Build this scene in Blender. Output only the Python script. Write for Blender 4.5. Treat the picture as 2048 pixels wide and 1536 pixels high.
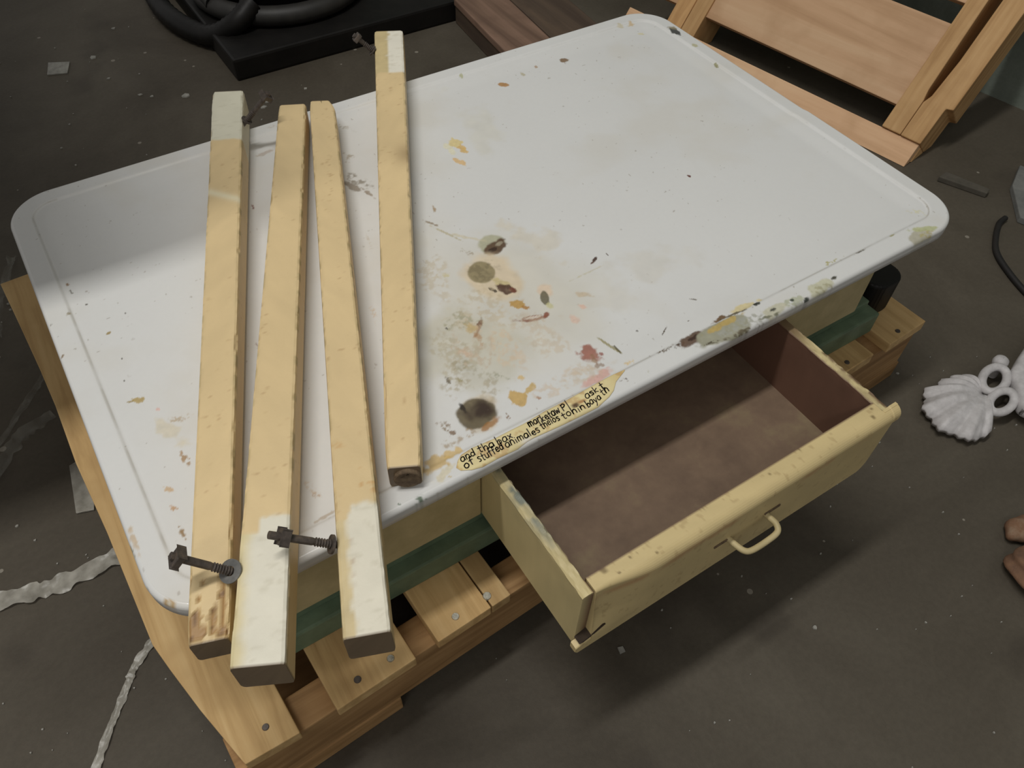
import bpy, bmesh, math, random
import numpy as np
from mathutils import Vector, Matrix

for o in list(bpy.data.objects): bpy.data.objects.remove(o, do_unlink=True)
SC = bpy.context.scene
COL = SC.collection
H = 0.335            # height of the enamel table top above the floor (metres)
F = -H               # the floor, in the table's own frame (z = 0 is the table top)

# ------------------------------------------------------------------ camera
cam_d = bpy.data.cameras.new('camera'); cam = bpy.data.objects.new('camera', cam_d); COL.objects.link(cam)
cam_d.sensor_width = 36.0; cam_d.lens = 1586.0/2048.0*36.0; cam_d.clip_start = 0.01
Rr = ((0.84175152,-0.53931776,0.02430497),(-0.40540114,-0.66118656,-0.63125451),(0.35651689,0.52150618,-0.77519482))
cm = Matrix.Identity(4)
for i in range(3):
    cm[i][0] = Rr[0][i]; cm[i][1] = -Rr[1][i]; cm[i][2] = -Rr[2][i]
cm[0][3], cm[1][3], cm[2][3] = 0.09077651, -0.34962619, 0.62437115+H
cam.matrix_world = cm
SC.camera = cam

# ------------------------------------------------------------------ light
w = bpy.data.worlds.new('world'); SC.world = w; w.use_nodes = True
bg = w.node_tree.nodes['Background']; bg.inputs[0].default_value = (1.0, 0.985, 0.955, 1); bg.inputs[1].default_value = 0.28
ld = bpy.data.lights.new('fluorescent_tubes', 'AREA'); ld.shape = 'RECTANGLE'; ld.size = 1.7; ld.size_y = 0.19
ld.energy = 55.0; ld.color = (1.0, 0.985, 0.945)
lo = bpy.data.objects.new('fluorescent_tubes', ld); COL.objects.link(lo); lo.location = (-0.42, 0.34, 3.2+H)
l2 = bpy.data.lights.new('fill_lamp', 'AREA'); l2.shape = 'RECTANGLE'; l2.size = 2.4; l2.size_y = 0.3  # unseen lamp added as soft fill from the front left
l2.energy = 20.0; l2.color = (1.0, 0.975, 0.92)
lo2 = bpy.data.objects.new('fill_lamp', l2); COL.objects.link(lo2); lo2.location = (-2.2, -1.6, 2.8+H)
SC.view_settings.view_transform = 'Standard'; SC.view_settings.look = 'None'
SC.view_settings.exposure = 0.0; SC.view_settings.gamma = 1.0
SC.view_settings.use_curve_mapping = False

# ------------------------------------------------------------------ helpers
def lin(c):
    c = np.asarray(c, float)/255.0
    return np.where(c <= 0.04045, c/12.92, ((c+0.055)/1.055)**2.4)
WHITE = 0.74/lin(206)
def alb(*c): return np.clip(lin(c)*WHITE, 0, .9)      # photographed colour (lit like the table) -> albedo
def rgba(*c): return tuple(float(v) for v in alb(*c))+(1.0,)
rng = random.Random(5)

def tag(o, label=None, cat=None, group=None, kind=None):
    if label: o['label'] = label
    if cat: o['category'] = cat
    if group: o['group'] = group
    if kind: o['kind'] = kind
    return o
ORG = {}
def thing(name, label, cat, loc=(0,0,0), group=None, rot=None):
    """an Empty at the thing's base; loc in the table frame"""
    o = bpy.data.objects.new(name, None); COL.objects.link(o)
    o.empty_display_size = .05
    o.location = (loc[0], loc[1], loc[2]+H)
    if rot is not None: o.rotation_euler = rot.to_euler() if hasattr(rot, 'to_euler') else rot
    ORG[o] = Vector(loc) if rot is None else Vector((0,0,0))
    return tag(o, label, cat, group)
def part(name, verts, faces, mat, parent=None, smooth=False, cols=None, mi=None, own=False):
    """one mesh object; verts in the table frame (or in the root's own axes when the root is turned)"""
    V = np.asarray(verts, float).reshape(-1, 3)
    if parent is None:
        org = np.array([V[:,0].mean(), V[:,1].mean(), V[:,2].min()])
    else: org = np.array(ORG[parent])
    me = bpy.data.meshes.new(name)
    me.from_pydata((V-org).tolist(), [], faces if isinstance(faces, list) else faces.tolist())
    mats = mat if isinstance(mat, (list, tuple)) else [mat]
    for m in mats: me.materials.append(m)
    if mi is not None: me.polygons.foreach_set('material_index', np.asarray(mi, dtype=np.int32))
    if smooth: me.polygons.foreach_set('use_smooth', [True]*len(me.polygons))
    if cols is not None:
        a = me.color_attributes.new('Col', 'FLOAT_COLOR', 'POINT')
        c4 = np.ones((len(V), 4), np.float32); c4[:, :3] = cols
        a.data.foreach_set('color', c4.ravel())
    me.update()
    o = bpy.data.objects.new(name, me); COL.objects.link(o)
    if parent is not None:
        o.parent = parent; ORG[o] = ORG[parent]
    else:
        o.location = (org[0], org[1], org[2]+H); ORG[o] = Vector(org)
    return o
def from_bm(bm):
    bm.verts.index_update()
    v = [tuple(x.co) for x in bm.verts]; f = [[q.index for q in p.verts] for p in bm.faces]
    bm.free(); return v, f
def merge(*vf):
    V, Fc = [], []
    for v, f in vf:
        n = len(V); V += [tuple(map(float, p)) for p in v]; Fc += [[i+n for i in p] for p in f]
    return V, Fc
def box(x0, x1, y0, y1, z0, z1, bev=.0015, seg=2, T=None):
    bm = bmesh.new(); bmesh.ops.create_cube(bm, size=1)
    for v in bm.verts:
        v.co = Vector((x0+(v.co.x+.5)*(x1-x0), y0+(v.co.y+.5)*(y1-y0), z0+(v.co.z+.5)*(z1-z0)))
    if bev > 0: bmesh.ops.bevel(bm, geom=bm.edges[:], offset=bev, segments=seg, profile=.6, affect='EDGES')
    v, f = from_bm(bm)
    if T: v = [T(*p) for p in v]
    return v, f
def prism(outline, z0, z1, bev=0.0, axes='xyz', seg=2):
    """outline polygon extruded; axes tells which world axis each of (u, v, extrude) is"""
    bm = bmesh.new(); vs = [bm.verts.new((p[0], p[1], z0)) for p in outline]
    fc = bm.faces.new(vs); r = bmesh.ops.extrude_face_region(bm, geom=[fc])
    for g in r['geom']:
        if isinstance(g, bmesh.types.BMVert): g.co.z = z1
    bmesh.ops.recalc_face_normals(bm, faces=bm.faces[:])
    if bev: bmesh.ops.bevel(bm, geom=bm.edges[:], offset=bev, segments=seg, profile=.5, affect='EDGES')
    v, f = from_bm(bm)
    if axes != 'xyz':
        ix = ['xyz'.index(a) for a in axes]; out = []
        for p in v:
            q = [0,0,0]
            for k in range(3): q[ix[k]] = p[k]
            out.append(tuple(q))
        v = out
        par = np.linalg.det(np.eye(3)[ix])
        if par < 0: f = [p[::-1] for p in f]
    return v, f
def tube(pts, r, n=10, close=False, caps=True):
    P_ = [Vector(p) for p in pts]; m = len(P_); V, Fc = [], []
    rad = r if isinstance(r, (list, tuple)) else [r]*m
    up = Vector((0,0,1)); prev = None
    for i in range(m):
        if close: t = P_[(i+1) % m]-P_[i-1]
        else: t = P_[min(i+1, m-1)]-P_[max(i-1, 0)]
        t.normalize()
        a = prev if prev is not None else (up if abs(t.z) < .9 else Vector((1,0,0)))
        b = t.cross(a).normalized(); a = b.cross(t).normalized(); prev = a
        for k in range(n):
            an = 2*math.pi*k/n
            V.append(tuple(P_[i]+rad[i]*(math.cos(an)*a+math.sin(an)*b)))
    for i in range(m if close else m-1):
        j = (i+1) % m
        for k in range(n):
            Fc.append([i*n+k, j*n+k, j*n+(k+1) % n, i*n+(k+1) % n][::-1])
    if caps and not close:
        Fc.append(list(range(n))); Fc.append([(m-1)*n+k for k in range(n)][::-1])
    return V, Fc
def smooth_path(pts, k=8):
    P_ = [Vector(p) for p in pts]; out = []
    for i in range(len(P_)-1):
        a, b, c, d = P_[max(i-1,0)], P_[i], P_[i+1], P_[min(i+2, len(P_)-1)]
        for j in range(k):
            t = j/k
            out.append(0.5*((2*b)+(c-a)*t+(2*a-5*b+4*c-d)*t*t+(3*b-a-3*c+d)*t**3))
    out.append(P_[-1]); return out
def cyl(c, axis, r, l, n=16, r2=None):
    ax = Vector(axis).normalized(); c = Vector(c)
    return tube([c, c+ax*l], [r, r if r2 is None else r2], n)

def vnoise(x, y, seed):
    xi = np.floor(x).astype(np.int64); yi = np.floor(y).astype(np.int64); fx = x-xi; fy = y-yi
    def hsh(a, b):
        h = (a*374761393+b*668265263+seed*1442695041) & 0xFFFFFFFF
        h = ((h ^ (h >> 13))*1274126177) & 0xFFFFFFFF
        return ((h ^ (h >> 16)) & 0xFFFF)/65535.0
    u = fx*fx*(3-2*fx); v = fy*fy*(3-2*fy)
    return (hsh(xi,yi)*(1-u)+hsh(xi+1,yi)*u)*(1-v)+(hsh(xi,yi+1)*(1-u)+hsh(xi+1,yi+1)*u)*v
def fbm(x, y, s, seed, oct=4):
    x = np.asarray(x, float)/s; y = np.asarray(y, float)/s; t = 0; a = .5; n = 0
    for i in range(oct):
        t = t+a*vnoise(x, y, seed+17*i); n += a; a *= .5; x = x*2.03+5.1; y = y*2.03+3.7
    return t/n
def sst(a, b, x):
    t = np.clip((x-a)/(b-a), 0, 1); return t*t*(3-2*t)

# ------------------------------------------------------------------ materials
def nodes(name):
    m = bpy.data.materials.new(name); m.use_nodes = True
    return m, m.node_tree, m.node_tree.nodes['Principled BSDF']
def N(nt, t, **kw):
    n = nt.nodes.new(t)
    for k, v in kw.items():
        if k in n.inputs: n.inputs[k].default_value = v
        else: setattr(n, k, v)
    return n
def ramp(nt, src, stops):
    r = nt.nodes.new('ShaderNodeValToRGB'); e = r.color_ramp.elements
    while len(e) < len(stops): e.new(.5)
    for i, (p, c) in enumerate(stops): e[i].position = p; e[i].color = c
    nt.links.new(src, r.inputs[0]); return r.outputs[0]
def mixc(nt, fac, a, b, mode='MIX'):
    n = nt.nodes.new('ShaderNodeMix'); n.data_type = 'RGBA'; n.blend_type = mode
    for inp, v in ((n.inputs[0], fac), (n.inputs[6], a), (n.inputs[7], b)):
        if hasattr(v, 'is_output'): nt.links.new(v, inp)
        else: inp.default_value = v
    return n.outputs[2]
def bump(nt, p, h, strength, dist):
    b = N(nt, 'ShaderNodeBump', Strength=strength, Distance=dist)
    nt.links.new(h, b.inputs['Height']); nt.links.new(b.outputs[0], p.inputs['Normal'])
def attr_mat(name, rough, coat=0, bscale=0, bstr=0.2, spec=.5, bdist=.0006):
    m, nt, p = nodes(name)
    a = nt.nodes.new('ShaderNodeAttribute'); a.attribute_name = 'Col'
    nt.links.new(a.outputs['Color'], p.inputs['Base Color'])
    p.inputs['Roughness'].default_value = rough; p.inputs['Coat Weight'].default_value = coat
    p.inputs['Specular IOR Level'].default_value = spec
    if bscale:
        tc = nt.nodes.new('ShaderNodeTexCoord'); n = N(nt, 'ShaderNodeTexNoise', Scale=bscale, Detail=4.0)
        nt.links.new(tc.outputs['Object'], n.inputs['Vector']); bump(nt, p, n.outputs[0], bstr, bdist)
    return m
def mottled(name, c1, c2, scale=30, rough=.6, metal=0, bstr=.2, bdist=.001, c3=None, spec=.5):
    m, nt, p = nodes(name); tc = nt.nodes.new('ShaderNodeTexCoord')
    n = N(nt, 'ShaderNodeTexNoise', Scale=scale, Detail=6.0, Roughness=.65)
    nt.links.new(tc.outputs['Object'], n.inputs['Vector'])
    st = [(.3, c1), (.7, c2)] if c3 is None else [(.25, c1), (.55, c2), (.72, c3)]
    nt.links.new(ramp(nt, n.outputs[0], st), p.inputs['Base Color'])
    p.inputs['Roughness'].default_value = rough; p.inputs['Metallic'].default_value = metal
    p.inputs['Specular IOR Level'].default_value = spec
    bump(nt, p, n.outputs[0], bstr, bdist); return m
def wood(name, dark, mid, light, axis='y', rough=.7, gs=9.0, knots=True):
    """sawn timber, grain along the given object axis, each board its own shade"""
    m, nt, p = nodes(name); tc = nt.nodes.new('ShaderNodeTexCoord'); oi = nt.nodes.new('ShaderNodeObjectInfo')
    add = N(nt, 'ShaderNodeVectorMath', operation='ADD'); sc = N(nt, 'ShaderNodeVectorMath', operation='SCALE'); sc.inputs['Scale'].default_value = 7.0
    cmb = nt.nodes.new('ShaderNodeCombineXYZ')
    for k in range(3): nt.links.new(oi.outputs['Random'], cmb.inputs[k])
    nt.links.new(cmb.outputs[0], sc.inputs[0]); nt.links.new(tc.outputs['Object'], add.inputs[0]); nt.links.new(sc.outputs[0], add.inputs[1])
    mp = nt.nodes.new('ShaderNodeMapping'); s = [gs*9]*3; s['xyz'.index(axis)] = gs*.55
    mp.inputs['Scale'].default_value = s; nt.links.new(add.outputs[0], mp.inputs[0])
    n1 = N(nt, 'ShaderNodeTexNoise', Scale=1.0, Detail=5.0, Roughness=.6, Distortion=.4); nt.links.new(mp.outputs[0], n1.inputs['Vector'])
    n2 = N(nt, 'ShaderNodeTexNoise', Scale=14.0, Detail=3.0); nt.links.new(add.outputs[0], n2.inputs['Vector'])
    c = ramp(nt, n1.outputs[0], [(.3, dark), (.5, mid), (.68, light)])
    c = mixc(nt, ramp(nt, n2.outputs[0], [(.5, (0,0,0,1)), (.75, (.55,.55,.55,1))]), c, dark)
    v = N(nt, 'ShaderNodeMapRange'); v.inputs['To Min'].default_value = .82; v.inputs['To Max'].default_value = 1.1
    nt.links.new(oi.outputs['Random'], v.inputs[0])
    hv = nt.nodes.new('ShaderNodeHueSaturation'); nt.links.new(v.outputs[0], hv.inputs['Value']); nt.links.new(c, hv.inputs['Color'])
    nt.links.new(hv.outputs[0], p.inputs['Base Color']); p.inputs['Roughness'].default_value = rough
    p.inputs['Specular IOR Level'].default_value = .3
    bump(nt, p, n1.outputs[0], .25, .0012); return m

M = {}
M['enamel'] = attr_mat('enamel', .32, .15, 14, .08)
M['leg_paint'] = attr_mat('old_cream_paint', .5, 0, 260, .25)
M['drawer_paint'] = attr_mat('yellowed_paint', .5, 0, 180, .25)
M['tape'] = attr_mat('aged_tape', .45, .1, 120, .2)
M['ink'] = mottled('black_ink', rgba(34,28,26), rgba(66,56,50), 90, .6, 0, .05)
M['deck'] = wood('pallet_pine', rgba(160,128,84), rgba(186,154,106), rgba(198,168,120), 'y', gs=6)
M['stringer'] = wood('pallet_stringer', rgba(122,92,58), rgba(152,118,78), rgba(168,134,92), 'x', gs=6)
M['lean_slat'] = wood('pink_pine', rgba(182,144,108), rgba(204,166,130), rgba(212,178,142), 'y', gs=3)
M['lean_stringer'] = wood('yellow_pine', rgba(166,126,82), rgba(194,154,106), rgba(206,168,120), 'x', gs=5)
M['red_wood'] = wood('red_brown_timber', rgba(94,74,62), rgba(116,93,78), rgba(132,106,90), 'y', gs=3)
M['dark_wood'] = wood('dark_brown_timber', rgba(66,54,46), rgba(82,69,58), rgba(96,80,66), 'y', gs=3)
M['drawer_in'] = mottled('brown_drawer_wood', rgba(92,74,60), rgba(114,94,76), 16, .75, 0, .1, .0005, rgba(126,110,84))
M['apron'] = mottled('apron_cream', rgba(160,146,106), rgba(188,172,130), 22, .55, 0, .15, .0005)
M['green'] = mottled('green_paint', rgba(78,94,74), rgba(104,122,98), 26, .5, 0, .2, .0006)
M['iron'] = mottled('rusty_steel', rgba(56,50,46), rgba(82,74,68), 160, .55, .2, .5, .0006, rgba(102,88,76))
M['zinc'] = mottled('dull_zinc', rgba(92,92,90), rgba(122,120,116), 120, .5, .4, .2, .0003)
M['screw'] = mottled('screw_steel', rgba(130,128,118), rgba(190,188,176), 300, .35, .8, .2, .0002)
M['end_grain'] = mottled('dark_end_grain', rgba(72,58,44), rgba(116,98,76), 150, .85, 0, .5, .001)
M['gap_shade'] = mottled('painted_gap_shade', rgba(44,34,26), rgba(60,48,36), 150, .9)
M['dull'] = mottled('dusty_dark_wood', rgba(66,62,54), rgba(84,79,70), 40, .85)
M['white_iron'] = mottled('chalky_white_paint', rgba(160,157,156), rgba(184,181,181), 60, .6, 0, .25, .0008, rgba(198,195,195))
M['rust'] = mottled('orange_rust', rgba(84,62,48), rgba(116,86,64), 30, .85, 0, .6, .003, rgba(134,114,94))
M['black'] = mottled('black_plastic', rgba(16,15,14), rgba(26,24,22), 25, .5, 0, .1, .0008, spec=.3)
M['dark_grey'] = mottled('grey_plastic', rgba(34,33,31), rgba(48,46,43), 25, .55, 0, .1, .0008)
M['cable'] = mottled('cable_rubber', rgba(24,22,22), rgba(34,32,30), 40, .6)
M['grey_bit'] = mottled('grey_board', rgba(92,94,92), rgba(120,120,116), 30, .7)
M['paper'] = mottled('dusty_paper', rgba(122,120,114), rgba(156,154,146), 70, .8)
def plastic_strip():
    m, nt, p = nodes('milky_plastic'); tc = nt.nodes.new('ShaderNodeTexCoord')
    n = N(nt, 'ShaderNodeTexNoise', Scale=60.0, Detail=5.0); nt.links.new(tc.outputs['Object'], n.inputs['Vector'])
    nt.links.new(ramp(nt, n.outputs[0], [(.3, rgba(128,124,114)), (.7, rgba(172,168,158))]), p.inputs['Base Color'])
    p.inputs['Roughness'].default_value = .35; p.inputs['Alpha'].default_value = .8
    bump(nt, p, n.outputs[0], .6, .002); return m
M['strip'] = plastic_strip()
def film():
    m, nt, p = nodes('clear_film'); tc = nt.nodes.new('ShaderNodeTexCoord')
    n = N(nt, 'ShaderNodeTexNoise', Scale=40.0, Detail=6.0); nt.links.new(tc.outputs['Object'], n.inputs['Vector'])
    p.inputs['Base Color'].default_value = rgba(170,170,160); p.inputs['Roughness'].default_value = .25
    mr = N(nt, 'ShaderNodeMapRange'); mr.inputs['From Min'].default_value = .35; mr.inputs['From Max'].default_value = .7
    mr.inputs['To Min'].default_value = .03; mr.inputs['To Max'].default_value = .28
    nt.links.new(n.outputs[0], mr.inputs[0]); nt.links.new(mr.outputs[0], p.inputs['Alpha'])
    bump(nt, p, n.outputs[0], .7, .003); return m
M['film'] = film()
def concrete(name, c1, c2, c3, specks=True):
    m, nt, p = nodes(name); tc = nt.nodes.new('ShaderNodeTexCoord')
    n1 = N(nt, 'ShaderNodeTexNoise', Scale=2.6, Detail=7.0, Roughness=.6, Distortion=.5); nt.links.new(tc.outputs['Object'], n1.inputs['Vector'])
    n2 = N(nt, 'ShaderNodeTexNoise', Scale=140.0, Detail=4.0, Roughness=.7); nt.links.new(tc.outputs['Object'], n2.inputs['Vector'])
    c = ramp(nt, n1.outputs[0], [(.32, c1), (.5, c2), (.68, c3)])
    c = mixc(nt, .35, c, ramp(nt, n2.outputs[0], [(.35, (.45,.45,.45,1)), (.65, (.62,.62,.62,1))]), 'OVERLAY')
    if specks:
        n3 = N(nt, 'ShaderNodeTexNoise', Scale=5.5, Detail=3.0, Roughness=.5); nt.links.new(tc.outputs['Object'], n3.inputs['Vector'])
        c = mixc(nt, ramp(nt, n3.outputs[0], [(.60, (0,0,0,1)), (.72, (.35,.35,.35,1))]), c, rgba(44,38,34))
        v = N(nt, 'ShaderNodeTexVoronoi', Scale=26.0); nt.links.new(tc.outputs['Object'], v.inputs['Vector'])
        sx = nt.nodes.new('ShaderNodeSeparateColor'); nt.links.new(v.outputs['Color'], sx.inputs[0])
        sz = N(nt, 'ShaderNodeMath', operation='MULTIPLY'); nt.links.new(sx.outputs[0], sz.inputs[0]); sz.inputs[1].default_value = .13
        pick = N(nt, 'ShaderNodeMath', operation='GREATER_THAN'); nt.links.new(sx.outputs[1], pick.inputs[0]); pick.inputs[1].default_value = .80
        inside = N(nt, 'ShaderNodeMath', operation='LESS_THAN'); nt.links.new(v.outputs['Distance'], inside.inputs[0]); nt.links.new(sz.outputs[0], inside.inputs[1])
        mm = N(nt, 'ShaderNodeMath', operation='MULTIPLY'); nt.links.new(pick.outputs[0], mm.inputs[0]); nt.links.new(inside.outputs[0], mm.inputs[1])
        md = N(nt, 'ShaderNodeMath', operation='MULTIPLY'); nt.links.new(mm.outputs[0], md.inputs[0]); md.inputs[1].default_value = .5
        c = mixc(nt, md.outputs[0], c, rgba(158,152,140))
    nt.links.new(c, p.inputs['Base Color']); p.inputs['Roughness'].default_value = .62; p.inputs['Specular IOR Level'].default_value = .25
    bump(nt, p, n2.outputs[0], .25, .0015); return m
M['floor'] = concrete('concrete_floor', rgba(65,59,50), rgba(76,70,60.5), rgba(86,80,70))
M['wall'] = concrete('grey_green_wall', rgba(92,98,90), rgba(110,117,108), rgba(126,133,124), False)
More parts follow.
